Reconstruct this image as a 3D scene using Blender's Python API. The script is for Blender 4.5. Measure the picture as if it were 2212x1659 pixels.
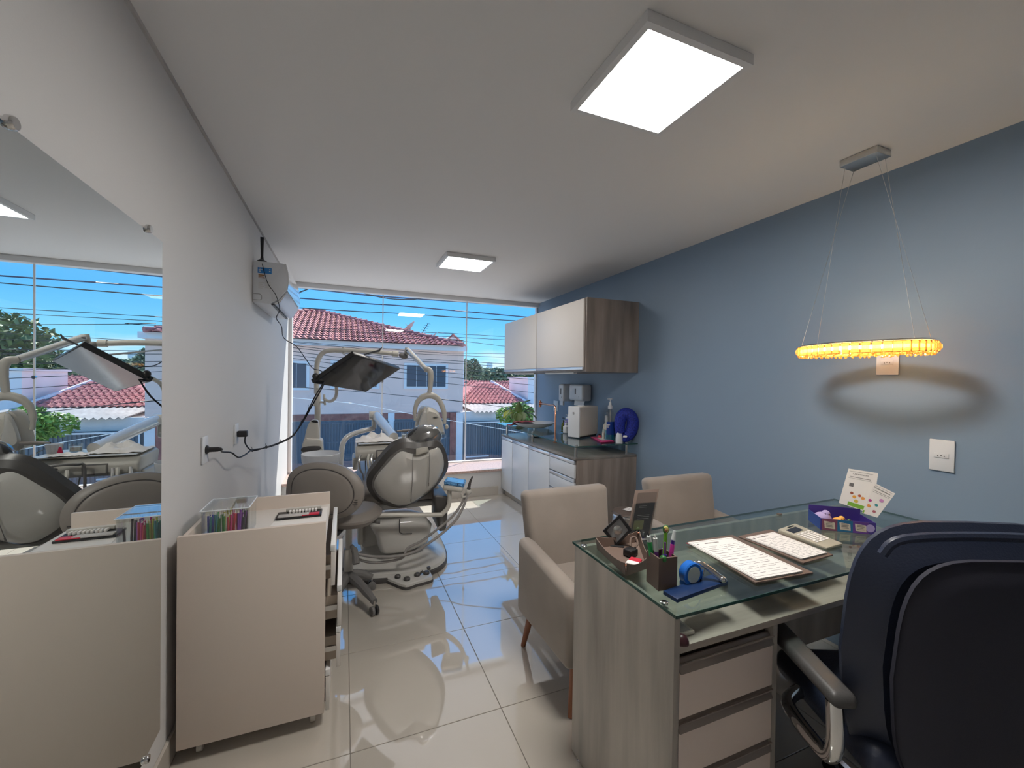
import bpy, bmesh, math, random
from mathutils import Vector, Matrix, Quaternion
random.seed(7)
C = bpy.context.scene.collection
for o in list(bpy.data.objects): bpy.data.objects.remove(o)
PI = math.pi
# ---------------------------------------------------------------- camera
FPX, YAW, PITCH, ROLL, CAMH = 896.03, .3834, -.0117, .0147, 1.4486
IW, IH = 2212, 1659
fwd = Vector((math.sin(YAW)*math.cos(PITCH), math.cos(YAW)*math.cos(PITCH), math.sin(PITCH)))
r0 = Vector((math.cos(YAW), -math.sin(YAW), 0)); u0 = r0.cross(fwd)
rgt = math.cos(ROLL)*r0 + math.sin(ROLL)*u0
upv = -math.sin(ROLL)*r0 + math.cos(ROLL)*u0
EYE = Vector((0, 0, CAMH))
cam = bpy.data.cameras.new('camera'); camo = bpy.data.objects.new('camera', cam); C.objects.link(camo)
cam.sensor_fit = 'HORIZONTAL'; cam.sensor_width = 36; cam.lens = 36*FPX/IW; cam.clip_start = .02; cam.clip_end = 400
M = Matrix((rgt, upv, -fwd)).transposed().to_4x4(); M.translation = EYE
camo.matrix_world = M
bpy.context.scene.camera = camo
def ray(px, py): return fwd + (px-IW/2)/FPX*rgt - (py-IH/2)/FPX*upv
def at(px, py, y): d = ray(px, py); return EYE + d*(y/d.y)            # point on the plane y = const
def onz(px, py, z): d = ray(px, py); return EYE + d*((z-CAMH)/d.z)
def onx(px, py, x): d = ray(px, py); return EYE + d*(x/d.x)
def onp(px, py, p, n): d = ray(px, py); return EYE + d*((Vector(p)-EYE).dot(n)/d.dot(n))
# ---------------------------------------------------------------- world, sun, exposure
S = bpy.context.scene
S.view_settings.view_transform = 'Standard'; S.view_settings.look = 'None'
S.view_settings.gamma = 1; S.view_settings.use_curve_mapping = False
S.view_settings.exposure = 0.0
S.cycles.max_bounces = 10; S.cycles.diffuse_bounces = 5; S.cycles.glossy_bounces = 5; S.cycles.transparent_max_bounces = 16
S.cycles.sample_clamp_indirect = 4.0
LAMP_W = 72
SUN_E = 10.0
SKY_S = 1.35
w = bpy.data.worlds.new('sky'); S.world = w; w.use_nodes = True
wn = w.node_tree; wn.nodes.clear()
def N(nt, t, **k):
    n = nt.nodes.new(t)
    for a, b in k.items(): setattr(n, a, b)
    return n
_o = N(wn, 'ShaderNodeOutputWorld'); _b = N(wn, 'ShaderNodeBackground'); _b.inputs[1].default_value = SKY_S
_tc = N(wn, 'ShaderNodeTexCoord'); _sx = N(wn, 'ShaderNodeSeparateXYZ'); _cr = N(wn, 'ShaderNodeValToRGB')
wn.links.new(_tc.outputs['Generated'], _sx.inputs[0])
wn.links.new(_sx.outputs['Z'], _cr.inputs[0])
e = _cr.color_ramp.elements
e[0].position = 0.0; e[0].color = (.50, .80, .98, 1)
e[1].position = .30; e[1].color = (.085, .40, .92, 1)
x_ = e.new(.06); x_.color = (.25, .68, 1.0, 1)
x_ = e.new(.15); x_.color = (.115, .48, .97, 1)
x_ = e.new(.9); x_.color = (.10, .38, .90, 1)
_mp = N(wn, 'ShaderNodeMapping'); _mp.inputs['Scale'].default_value = (5, 5, 22)
_nz = N(wn, 'ShaderNodeTexNoise'); _nz.inputs['Scale'].default_value = 1.3; _nz.inputs['Detail'].default_value = 5
_c2 = N(wn, 'ShaderNodeValToRGB'); _c2.color_ramp.elements[0].position = .5; _c2.color_ramp.elements[1].position = .68
_c3 = N(wn, 'ShaderNodeValToRGB'); _c3.color_ramp.elements[0].color = (1, 1, 1, 1); _c3.color_ramp.elements[1].color = (0, 0, 0, 1); _c3.color_ramp.elements[1].position = .11
_ml = N(wn, 'ShaderNodeMath', operation='MULTIPLY'); _mx = N(wn, 'ShaderNodeMix', data_type='RGBA')
wn.links.new(_tc.outputs['Generated'], _mp.inputs[0]); wn.links.new(_mp.outputs[0], _nz.inputs[0]); wn.links.new(_nz.outputs[0], _c2.inputs[0])
wn.links.new(_sx.outputs['Z'], _c3.inputs[0]); wn.links.new(_c2.outputs[0], _ml.inputs[0]); wn.links.new(_c3.outputs[0], _ml.inputs[1])
wn.links.new(_ml.outputs[0], _mx.inputs[0]); wn.links.new(_cr.outputs[0], _mx.inputs[6]); _mx.inputs[7].default_value = (.85, .9, .95, 1)
wn.links.new(_mx.outputs[2], _b.inputs[0]); wn.links.new(_b.outputs[0], _o.inputs[0])
sun = bpy.data.lights.new('sun', 'SUN'); sun.energy = SUN_E; sun.angle = .009; sun.color = (1, .96, .90)
so = bpy.data.objects.new('sun', sun); C.objects.link(so)
so.rotation_euler = Vector((-.52, -.46, -1)).to_track_quat('-Z', 'Y').to_euler()
# ---------------------------------------------------------------- materials
def mat(name, col, rough=.5, metal=0, spec=.5, var=0, vscale=8, stretch=(1, 1, 1), bump=0, bscale=60, coat=0, trans=0, ior=1.45, emit=0, ecol=None, alpha=1, sheen=0):
    m = bpy.data.materials.new(name); m.use_nodes = True; nt = m.node_tree
    p = nt.nodes['Principled BSDF']
    p.inputs['Base Color'].default_value = (*col, 1); p.inputs['Roughness'].default_value = rough; p.inputs['Metallic'].default_value = metal
    p.inputs['Specular IOR Level'].default_value = spec; p.inputs['Coat Weight'].default_value = coat; p.inputs['Coat Roughness'].default_value = .04
    p.inputs['Transmission Weight'].default_value = trans; p.inputs['IOR'].default_value = ior; p.inputs['Alpha'].default_value = alpha
    if sheen: p.inputs['Sheen Weight'].default_value = sheen
    if emit: p.inputs['Emission Strength'].default_value = emit; p.inputs['Emission Color'].default_value = (*(ecol or col), 1)
    if var or bump:
        tc = N(nt, 'ShaderNodeTexCoord'); mp = N(nt, 'ShaderNodeMapping'); mp.inputs['Scale'].default_value = stretch
        nt.links.new(tc.outputs['Object'], mp.inputs[0])
    if var:
        nz = N(nt, 'ShaderNodeTexNoise'); nz.inputs['Scale'].default_value = vscale; nz.inputs['Detail'].default_value = 6
        cr = N(nt, 'ShaderNodeValToRGB'); cr.color_ramp.elements[0].position = .3; cr.color_ramp.elements[1].position = .7
        cr.color_ramp.elements[0].color = (*[max(0, c*(1-var)) for c in col], 1); cr.color_ramp.elements[1].color = (*[min(1, c*(1+var)) for c in col], 1)
        nt.links.new(mp.outputs[0], nz.inputs[0]); nt.links.new(nz.outputs[0], cr.inputs[0]); nt.links.new(cr.outputs[0], p.inputs['Base Color'])
    if bump:
        n2 = N(nt, 'ShaderNodeTexNoise'); n2.inputs['Scale'].default_value = bscale; n2.inputs['Detail'].default_value = 3
        b = N(nt, 'ShaderNodeBump'); b.inputs['Strength'].default_value = bump; b.inputs['Distance'].default_value = .01
        nt.links.new(mp.outputs[0], n2.inputs[0]); nt.links.new(n2.outputs[0], b.inputs['Height']); nt.links.new(b.outputs[0], p.inputs['Normal'])
    return m
def thin_glass(name, tint, refl=.06, rough=0.0):
    m = bpy.data.materials.new(name); m.use_nodes = True; nt = m.node_tree; nt.nodes.clear()
    o = N(nt, 'ShaderNodeOutputMaterial'); t = N(nt, 'ShaderNodeBsdfTransparent'); t.inputs[0].default_value = (*tint, 1)
    g = N(nt, 'ShaderNodeBsdfGlossy'); g.inputs['Roughness'].default_value = rough; g.inputs[0].default_value = (1, 1, 1, 1)
    f = N(nt, 'ShaderNodeLayerWeight'); f.inputs[0].default_value = .5
    pw = N(nt, 'ShaderNodeMath', operation='POWER'); pw.inputs[1].default_value = 5
    mu = N(nt, 'ShaderNodeMath', operation='MULTIPLY_ADD'); mu.inputs[1].default_value = .9-refl; mu.inputs[2].default_value = refl
    nt.links.new(f.outputs['Facing'], pw.inputs[0])
    mx = N(nt, 'ShaderNodeMixShader')
    nt.links.new(pw.outputs[0], mu.inputs[0]); nt.links.new(mu.outputs[0], mx.inputs[0]); nt.links.new(t.outputs[0], mx.inputs[1]); nt.links.new(g.outputs[0], mx.inputs[2]); nt.links.new(mx.outputs[0], o.inputs[0])
    return m
def emis(name, col, s):
    m = bpy.data.materials.new(name); m.use_nodes = True; nt = m.node_tree; nt.nodes.clear()
    o = N(nt, 'ShaderNodeOutputMaterial'); t = N(nt, 'ShaderNodeEmission'); t.inputs[0].default_value = (*col, 1); t.inputs[1].default_value = s
    nt.links.new(t.outputs[0], o.inputs[0]); return m
W_ = dict(
    wall=mat('white_paint', (.60, .59, .585), .55, bump=.03, bscale=120, spec=.35),
    blue=mat('blue_grey_paint', (.205, .28, .375), .5, bump=.03, bscale=120, spec=.35),
    ceil=mat('ceiling_paint', (.80, .785, .77), .8, spec=.2),
    base=mat('porcelain_skirting', (.50, .46, .41), .2),
    grout=mat('grout', (.22, .20, .18), .8),
    gran=mat('pale_granite', (.46, .33, .29), .3, var=.25, vscale=60),
    alu=mat('white_aluminium', (.78, .78, .78), .35),
    glass=thin_glass('window_glass', (.97, .99, .99), .045),
    dglass=thin_glass('green_glass', (.80, .865, .85), .07),
    gedge=mat('glass_edge', (.03, .085, .072), .1, spec=.6),
    acryl=thin_glass('clear_acrylic', (.93, .95, .95), .09),
    mirror=mat('mirror_silver', (.83, .875, .87), .0, metal=1),
    chrome=mat('chrome', (.78, .78, .78), .08, metal=1),
    steel=mat('brushed_steel', (.62, .61, .59), .3, metal=1),
    copper=mat('copper', (.80, .38, .25), .22, metal=1),
    wood=mat('grey_oak_laminate', (.415, .375, .33), .42, var=.28, vscale=3.2, stretch=(4, 4, .45)),
    woodh=mat('grey_oak_laminate_flat', (.42, .37, .32), .4, var=.28, vscale=3.2, stretch=(.5, 5, 4)),
    woodc=mat('grey_oak_cabinet', (.255, .215, .19), .42, var=.28, vscale=3.2, stretch=(4, 4, .45)), woodt=mat('dark_grey_worktop', (.20, .185, .17), .3, var=.25, vscale=3.2, stretch=(4, .5, 4)),
    hand=mat('aluminium_profile', (.62, .64, .68), .3, metal=.75),
    edge=mat('dark_edge_band', (.13, .10, .085), .4),
    white=mat('white_laminate', (.66, .62, .58), .45, spec=.35),
    whitec=mat('white_lacquer', (.66, .68, .71), .3),
    beige=mat('cart_laminate', (.66, .575, .505), .5, bump=.02, bscale=300, spec=.3),
    cream=mat('cream_plastic', (.55, .53, .48), .28, spec=.5),
    creamg=mat('glossy_white_shell', (.54, .53, .50), .14, coat=.5),
    vinyl=mat('grey_vinyl', (.25, .225, .205), .42, bump=.04, bscale=240),
    vinyld=mat('dark_grey_vinyl', (.07, .066, .064), .4),
    black=mat('black_plastic', (.018, .018, .02), .35),
    screen=mat('screen_glass', (.022, .024, .032), .08, spec=.28),
    rubber=mat('grey_rubber', (.16, .155, .15), .6),
    hose=mat('grey_hose', (.30, .285, .275), .45),
    fabric=mat('taupe_velvet', (.275, .235, .205), .75, var=.08, vscale=5, bump=.05, bscale=300, sheen=.3),
    legw=mat('reddish_wood', (.30, .11, .055), .4, var=.2, vscale=6, stretch=(4, 4, 1)),
    leather=mat('dark_navy_leather', (.028, .036, .065), .36, bump=.12, bscale=180),
    mesh_b=mat('dark_back_fabric', (.026, .027, .042), .75, bump=.1, bscale=400),
    paper=mat('white_paper', (.80, .77, .74), .7),
    ink=mat('grey_ink', (.16, .15, .15), .8),
    brownl=mat('brown_leatherette', (.16, .112, .09), .5, bump=.05, bscale=300),
    red=mat('red_card', (.52, .02, .045), .5), pink=mat('magenta_plastic', (.50, .03, .16), .35), navy=mat('navy_cover', (.010, .03, .10), .3),
    green=mat('green_leaf', (.055, .12, .03), .45, var=.3, vscale=6), lgreen=mat('fresh_green', (.22, .42, .04), .5),
    tape=mat('blue_translucent_plastic', (.02, .16, .62), .12, coat=.4), purple=mat('purple_card', (.055, .035, .22), .45), lav=mat('lavender_soft', (.42, .34, .60), .6), orange=mat('orange_soft', (.85, .42, .08), .55),
    plaster=mat('pink_plaster', (.86, .63, .57), .85, var=.06, vscale=.7), greyw=mat('grey_render', (.66, .65, .67), .9, var=.12, vscale=.8), whitew=mat('white_render', (.74, .74, .78), .85, var=.06, vscale=1),
    tile=mat('clay_roof_tile', (.40, .16, .155), .75, var=.32, vscale=4), fibre=mat('fibre_cement', (.45, .43, .42), .9, var=.2, vscale=2),
    gate=mat('slate_gate', (.10, .125, .16), .5), shut=mat('dark_window_glass', (.05, .07, .11), .15), brick=mat('red_brick_band', (.30, .12, .10), .85, var=.25, vscale=5),
    asphalt=mat('asphalt', (.22, .215, .21), .9, var=.15, vscale=3), pave=mat('concrete_pavement', (.52, .49, .46), .9, var=.12, vscale=2),
    cable=mat('black_cable', (.012, .013, .018), .5), cableb=mat('blue_black_cable', (.01, .03, .09), .5),
    bark=mat('bark', (.12, .085, .06), .9), leaf=mat('tree_leaf', (.075, .125, .035), .6, var=.5, vscale=1.5), leafl=mat('bush_leaf', (.20, .32, .055), .5, var=.4, vscale=3), leafd=mat('hazy_far_leaf', (.15, .20, .13), .7, var=.4, vscale=.6),  # far leaf colour is lightened to carry the haze of distance
)
def floor_mat():
    m = mat('polished_porcelain', (.56, .515, .455), .06, spec=.5, var=.035, vscale=1.3, ior=1.62)
    nt = m.node_tree; p = nt.nodes['Principled BSDF']
    tc = N(nt, 'ShaderNodeTexCoord'); n2 = N(nt, 'ShaderNodeTexNoise'); n2.inputs['Scale'].default_value = 4.5; n2.inputs['Detail'].default_value = 1.0
    b = N(nt, 'ShaderNodeBump'); b.inputs['Strength'].default_value = .035; b.inputs['Distance'].default_value = .01
    ge = N(nt, 'ShaderNodeNewGeometry')
    nt.links.new(ge.outputs['Position'], n2.inputs[0]); nt.links.new(n2.outputs[0], b.inputs['Height']); nt.links.new(b.outputs[0], p.inputs['Normal'])
    p.inputs['Coat Weight'].default_value = 1.0; p.inputs['Coat Roughness'].default_value = .008; p.inputs['Coat IOR'].default_value = 2.9
    nt.links.new(b.outputs[0], p.inputs['Coat Normal'])
    return m
W_['floor'] = floor_mat()
# ---------------------------------------------------------------- mesh building
class MB:
    def __init__(s): s.bm = bmesh.new()
    def face(s, pts): 
        vs = [s.bm.verts.new(p) for p in pts]
        try: s.bm.faces.new(vs)
        except ValueError: pass
        return s
    def hexa(s, a, b, bev=0, seg=2):          # a, b: bottom and top quads
        n = len(a); va = [s.bm.verts.new(p) for p in a]; vb = [s.bm.verts.new(p) for p in b]
        fs = [s.bm.faces.new(va[::-1]), s.bm.faces.new(vb)]
        for i in range(n): fs.append(s.bm.faces.new((va[i], va[(i+1) % n], vb[(i+1) % n], vb[i])))
        if bev:
            es = {e for f in fs for e in f.edges}
            bmesh.ops.bevel(s.bm, geom=list(es), offset=bev, segments=seg, profile=.5, affect='EDGES', clamp_overlap=True)
        return s
    def box(s, x0, x1, y0, y1, z0, z1, bev=0, seg=2, mx=None):
        q = [(x0, y0), (x1, y0), (x1, y1), (x0, y1)]
        a = [Vector((x, y, z0)) for x, y in q]; b = [Vector((x, y, z1)) for x, y in q]
        if mx is not None: a = [mx @ p for p in a]; b = [mx @ p for p in b]
        return s.hexa(a, b, bev, seg)
    def tube(s, pts, r, seg=10, smooth=0, closed=False):
        pts = [Vector(p) for p in pts]
        if smooth: pts = catmull(pts, smooth, closed)
        n = len(pts); rr = r if isinstance(r, (list, tuple)) else None
        rings = []; prev = None
        for i, p in enumerate(pts):
            t = (pts[(i+1) % n]-pts[i-1]) if closed else (pts[min(i+1, n-1)]-pts[max(i-1, 0)])
            t = t.normalized() if t.length > 1e-9 else Vector((0, 0, 1))
            if prev is None:
                a = Vector((0, 0, 1)) if abs(t.z) < .9 else Vector((1, 0, 0)); u = t.cross(a).normalized()
            else: u = (prev - t*prev.dot(t)).normalized()
            prev = u; v = t.cross(u)
            R = rr[min(len(rr)-1, int(i*len(rr)/n))] if rr and len(rr) != n else (rr[i] if rr else r)
            rings.append([s.bm.verts.new(p+(u*math.cos(2*PI*k/seg)+v*math.sin(2*PI*k/seg))*R) for k in range(seg)])
        m = n if closed else n-1
        for i in range(m):
            a, b = rings[i], rings[(i+1) % n]
            for k in range(seg): s.bm.faces.new((a[k], a[(k+1) % seg], b[(k+1) % seg], b[k]))
        if not closed: s.bm.faces.new(rings[0][::-1]); s.bm.faces.new(rings[-1])
        return s
    def lathe(s, prof, mx=None, seg=24, sx=1, sy=1, caps=True):
        mx = mx or Matrix(); rings = []
        for r, z in prof: rings.append([s.bm.verts.new(mx @ Vector((r*sx*math.cos(2*PI*k/seg), r*sy*math.sin(2*PI*k/seg), z))) for k in range(seg)])
        for a, b in zip(rings, rings[1:]):
            for k in range(seg): s.bm.faces.new((a[k], a[(k+1) % seg], b[(k+1) % seg], b[k]))
        if caps: s.bm.faces.new(rings[0][::-1]); s.bm.faces.new(rings[-1])
        return s
    def ell(s, c, r, mx=None, seg=18, rings=10):
        mx = mx or Matrix(); c = Vector(c)
        R = []
        for i in range(1, rings):
            a = PI*i/rings; R.append([s.bm.verts.new(c+mx @ Vector((r[0]*math.sin(a)*math.cos(2*PI*k/seg), r[1]*math.sin(a)*math.sin(2*PI*k/seg), -r[2]*math.cos(a)))) for k in range(seg)])
        b = s.bm.verts.new(c+mx @ Vector((0, 0, -r[2]))); t = s.bm.verts.new(c+mx @ Vector((0, 0, r[2])))
        for k in range(seg):
            s.bm.faces.new((b, R[0][(k+1) % seg], R[0][k])); s.bm.faces.new((t, R[-1][k], R[-1][(k+1) % seg]))
        for a, c2 in zip(R, R[1:]):
            for k in range(seg): s.bm.faces.new((a[k], a[(k+1) % seg], c2[(k+1) % seg], c2[k]))
        return s
    def plate(s, outline, n, t, rim=.015, bulge=0, back=0, inset=.88):   # cushion: outline, towards-viewer normal n
        n = Vector(n).normalized(); P = [Vector(p) for p in outline]; c = sum(P, Vector())/len(P); k = len(P)
        def ring(sc, off): return [s.bm.verts.new(c+(p-c)*sc+n*off) for p in P]
        d = (P[0]-c).length; q = 1-rim/d
        Rs = [ring(q*inset*.5, -t-back), ring(q*inset, -t-back*.8), ring(q, -t), ring(1, -t+rim), ring(1, -rim), ring(q, 0), ring(q*inset, bulge*.75), ring(q*inset*.5, bulge)]
        for a, b in zip(Rs, Rs[1:]):
            for i in range(k): s.bm.faces.new((a[i], a[(i+1) % k], b[(i+1) % k], b[i]))
        s.bm.faces.new(Rs[0][::-1]); s.bm.faces.new(Rs[-1])
        return s
    def build(s, name, m, parent=None, smooth=35):
        bmesh.ops.recalc_face_normals(s.bm, faces=s.bm.faces)
        off = WORLD.get(parent.name, Vector()) if parent else Vector()
        if parent is None and s.bm.verts:
            xs = [v.co for v in s.bm.verts]
            off = Vector(((min(v.x for v in xs)+max(v.x for v in xs))/2, (min(v.y for v in xs)+max(v.y for v in xs))/2, min(v.z for v in xs)))
        me = bpy.data.meshes.new(name)
        for v in s.bm.verts: v.co -= off
        if smooth:
            for f in s.bm.faces: f.smooth = True
        s.bm.to_mesh(me); s.bm.free()
        if smooth: me.set_sharp_from_angle(angle=math.radians(smooth))
        me.materials.append(W_[m] if isinstance(m, str) else m)
        o = bpy.data.objects.new(name, me); C.objects.link(o)
        if parent: o.parent = parent; WORLD[o.name] = off
        else: o.location = off; WORLD[o.name] = off
        return o
WORLD = {}
def catmull(p, k, closed=False):
    n = len(p); out = []
    for i in range(n if closed else n-1):
        g = (lambda j: p[j % n]) if closed else (lambda j: p[max(0, min(n-1, j))])
        a, b, c, d = g(i-1), g(i), g(i+1), g(i+2)
        for j in range(k):
            t = j/k; out.append(.5*((2*b)+(c-a)*t+(2*a-5*b+4*c-d)*t*t+(3*b-a-3*c+d)*t**3))
    if not closed: out.append(p[-1])
    return out
def tag(o, label=None, cat=None, group=None, kind=None):
    if label: o['label'] = label
    if cat: o['category'] = cat
    if group: o['group'] = group
    if kind: o['kind'] = kind
    return o
def thing(name, loc, label, cat, group=None, kind=None):
    o = bpy.data.objects.new(name, None); C.objects.link(o); o.location = loc; o.empty_display_size = .1
    WORLD[o.name] = Vector(loc); return tag(o, label, cat, group, kind)
def struct(name, loc=(0, 0, 0), label=None):
    o = bpy.data.objects.new(name, None); C.objects.link(o); o.location = loc; WORLD[o.name] = Vector(loc)
    if label: o['label'] = label
    return tag(o, kind='structure')
def dup(root, delta, label=None):
    r = root.copy(); C.objects.link(r); r.location = root.location+Vector(delta); WORLD[r.name] = WORLD[root.name]+Vector(delta)
    if label: r['label'] = label
    for ch in list(root.children):
        c = ch.copy(); C.objects.link(c); c.parent = r; WORLD[c.name] = WORLD[r.name]
        for g in list(ch.children):
            d = g.copy(); C.objects.link(d); d.parent = c; WORLD[d.name] = WORLD[r.name]
    return r
def fr(o, x, y, z=None):                      # matrix: origin o, local axes x, y (z = x cross y)
    x = Vector(x).normalized(); y = Vector(y); y = (y-x*y.dot(x)).normalized(); z = x.cross(y)
    m = Matrix((x, y, z)).transposed().to_4x4(); m.translation = Vector(o); return m
def rotz(a, o=(0, 0, 0)): return Matrix.Translation(Vector(o)) @ Matrix.Rotation(a, 4, 'Z')
def text(body, size, mx, m, parent, name='lettering', align='CENTER'):
    cu = bpy.data.curves.new(name, 'FONT'); cu.body = body; cu.size = size; cu.align_x = align; cu.align_y = 'CENTER'; cu.extrude = .0002; cu.resolution_u = 2
    cu.materials.append(W_[m] if isinstance(m, str) else m)
    o = bpy.data.objects.new('t', cu); C.objects.link(o); me = bpy.data.meshes.new_from_object(o.evaluated_get(bpy.context.evaluated_depsgraph_get())); bpy.data.objects.remove(o)
    me.name = name; o = bpy.data.objects.new(name, me); C.objects.link(o); mm = mx.copy(); mm.translation -= WORLD[parent.name]; o.parent = parent; o.matrix_local = mm; return o
exec_order = []
# ================================================================ the room
XL, XR, ZC, YG, YB, YBACK = -.597, 2.55, 2.53, 5.40, 4.88, -1.7
SILL = .325
tl = .62; tx0, ty0 = .0327, 1.689
fl = struct('floor')
MB().box(XL-.2, XR+.2, YBACK-.2, YB+.3, -.12, -.004).build('screed', 'grout', fl)
_tm = MB().box(.0015, tl-.0015, .0015, tl-.0015, -.006, 0, .0012, 1).build('tile', 'floor', fl)
_tm.location = Vector((tx0, ty0, 0)); first = True
for i in range(-1, 5):
    for j in range(-6, 6):
        x, y = tx0+i*tl, ty0+j*tl
        if x > XR or x+tl < XL or y > YB or y+tl < YBACK: continue
        if i == 0 and j == 0: continue
        x0, x1, y0, y1 = max(x, XL), min(x+tl, XR), max(y, YBACK), min(y+tl, YB)
        if x1-x0 > tl-.001 and y1-y0 > tl-.001:
            o = _tm.copy(); C.objects.link(o); o.location = (x, y, 0)
        elif x1-x0 > .01 and y1-y0 > .01:
            o = MB().box(.0015, x1-x0-.0015, .0015, y1-y0-.0015, -.006, 0, .0012, 1).build('tile', 'floor', fl); o.location = (x0, y0, 0)
def solo_struct(name, mb, m): return tag(mb.build(name, m, smooth=0), kind='structure')
solo_struct('ceiling', MB().box(XL-.2, XR+.2, YBACK-.2, YG+.045, ZC, ZC+.2), 'ceil')
solo_struct('wall_left', MB().box(XL-.2, XL, YBACK-.2, YG+.045, -.12, ZC), 'wall')
solo_struct('wall_right', MB().box(XR, XR+.2, YBACK-.2, YG+.045, -.12, ZC), 'blue')
solo_struct('wall_back', MB().box(XL, XR, YBACK-.2, YBACK, -.12, ZC), 'wall')
solo_struct('wall_front', MB().box(XL, XR, YB, YG+.15, -.12, SILL-.03), 'wall')
solo_struct('trim_1', MB().box(XL, XR, YB-.02, YG-.03, SILL-.03, SILL, .003), 'gran')
solo_struct('trim_shadow_gap', MB().box(XL, XL+.010, YBACK, YG-.06, ZC-.012, ZC), 'fibre')  # grey strip stands in for the shade of the gap under the ceiling
solo_struct('baseboard_left', MB().box(XL, XL+.012, YBACK, YB, 0, .10, .002), 'base')
solo_struct('baseboard_front', MB().box(XL+.012, 1.80, YB-.012, YB, 0, .105, .002), 'base')
# window: frame, three panes
wd = struct('window_1', (0, YG, SILL), 'frameless wide window of three tall clear panes')
MB().box(XL, XR, YG-.06, YG+.04, ZC-.055, ZC, .003).build('window_frame', 'alu', wd)
MB().box(XL, XR, YG-.03, YG+.03, SILL, SILL+.018, .003).build('window_frame', 'alu', wd)
MB().box(XR-.022, XR, YG-.03, YG+.03, SILL+.018, ZC-.055, .003).build('window_frame', 'alu', wd)
MB().box(XL, XL+.035, YG-.06, YG+.04, SILL+.018, ZC-.055, .003).build('window_frame', 'alu', wd)
dv = [XL+.035, at(827, 700, YG).x, at(1008, 700, YG).x, XR-.022]
for a, b in zip(dv, dv[1:]):
    MB().box(a+.002, b-.002, YG-.004, YG+.004, SILL+.018, ZC-.055).build('pane', 'glass', wd, 0)
for x in dv[1:3]:
    s = MB().box(x-.006, x+.006, YG-.006, YG+.006, SILL+.018, ZC-.055).build('seal_strip', 'alu', wd, 0)
    MB().lathe([(.0, -.02), (.016, -.02), (.016, .006), (0, .006)], fr((x, YG-.01, 1.40), (1, 0, 0), (0, 0, 1)), 12, caps=False).build('lock_button', 'chrome', s)
# ================================================================ outside, across the street
ZS = -2.55; YH = 19.0
solo_struct('street', MB().box(-60, 90, YG+3, YH-2.2, ZS-.3, ZS-.1), 'asphalt')
solo_struct('pavement', MB().box(-60, 90, YH-2.2, YH+90, ZS-.3, ZS), 'pave')
solo_struct('pavement', MB().box(-60, 90, YG+.3, YG+3, ZS-.3, ZS), 'pave')
def X(px, py, y=YH): return at(px, py, y).x
def Zz(px, py, y=YH): return at(px, py, y).z
# two-storey house
xr = X(1000, 850); xl = -7.6; ze = Zz(800, 752); zf = Zz(800, 893)
ha = thing('two_storey_house', ((xl+xr)/2, YH+3, ZS), 'two storey pink plastered house with red clay tile hip roof', 'house')
MB().box(xl, xr, YH, YH+8, zf, ze).build('upper_wall', 'plaster', ha, 0)
MB().box(xl, xr, YH+.02, YH+.3, ZS, zf-.28).build('ground_wall', 'greyw', ha, 0)
MB().box(xl, xr-.25, YH-.02, YH+.1, zf-.28, zf).build('brick_band', 'brick', ha, 0)
MB().box(xl-.2, xr+.03, YH-.55, YH+8.4, ze, ze+.22).build('fascia', 'whitew', ha, 0)
MB().box(xr-.62, xr-.34, YH-.1, YH+.1, ZS, zf-.02).build('pilaster', 'brick', ha, 0)
MB().box(xr-.32, xr, YH-.06, YH+.1, ZS, zf-.02).build('pilaster', 'whitew', ha, 0)
for px in (845,):
    MB().box(X(px, 900)-.14, X(px, 900)+.14, YH-.06, YH+.1, ZS, zf).build('pilaster', 'whitew', ha, 0)
def far_window(px0, py0, px1, py1, nb):
    a = at(px0, py0, YH); b = at(px1, py1, YH); x0, x1, z1, z0 = a.x, b.x, a.z, b.z
    f = MB().box(x0, x1, YH-.05, YH+.02, z0, z1).build('window_frame', 'whitew', ha, 0)
    m = MB(); k = (x1-x0-.2)/nb
    for i in range(nb): m.box(x0+.1+i*k+.015, x0+.1+(i+1)*k-.015, YH-.065, YH-.045, z0+.1, z1-.1)
    m.build('pane', 'shut', f, 0)
far_window(612, 779, 668, 843, 2); far_window(714, 778, 819, 840, 3); far_window(873, 784, 967, 840, 4)
def gate_in(px0, px1, par, yy=YH-.02):
    x0, x1 = X(px0, 950), X(px1, 950); m = MB(); n = int((x1-x0)/.11)
    g = MB().box(x0, x1, yy-.02, yy+.02, ZS+.05, zf-.30).build('garage_door', 'gate', par, 0)
    for i in range(n): m.box(x0+i*(x1-x0)/n, x0+i*(x1-x0)/n+.05, yy-.05, yy-.02, ZS+.1, zf-.36)
    for z in (ZS+.12, ZS+1.2, zf-.42): m.box(x0, x1, yy-.06, yy-.05, z, z+.06)
    tag(m.build('door_slat', 'gate', g, 0), kind='stuff')
gate_in(560, 840, ha); gate_in(850, 978, ha)
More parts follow.
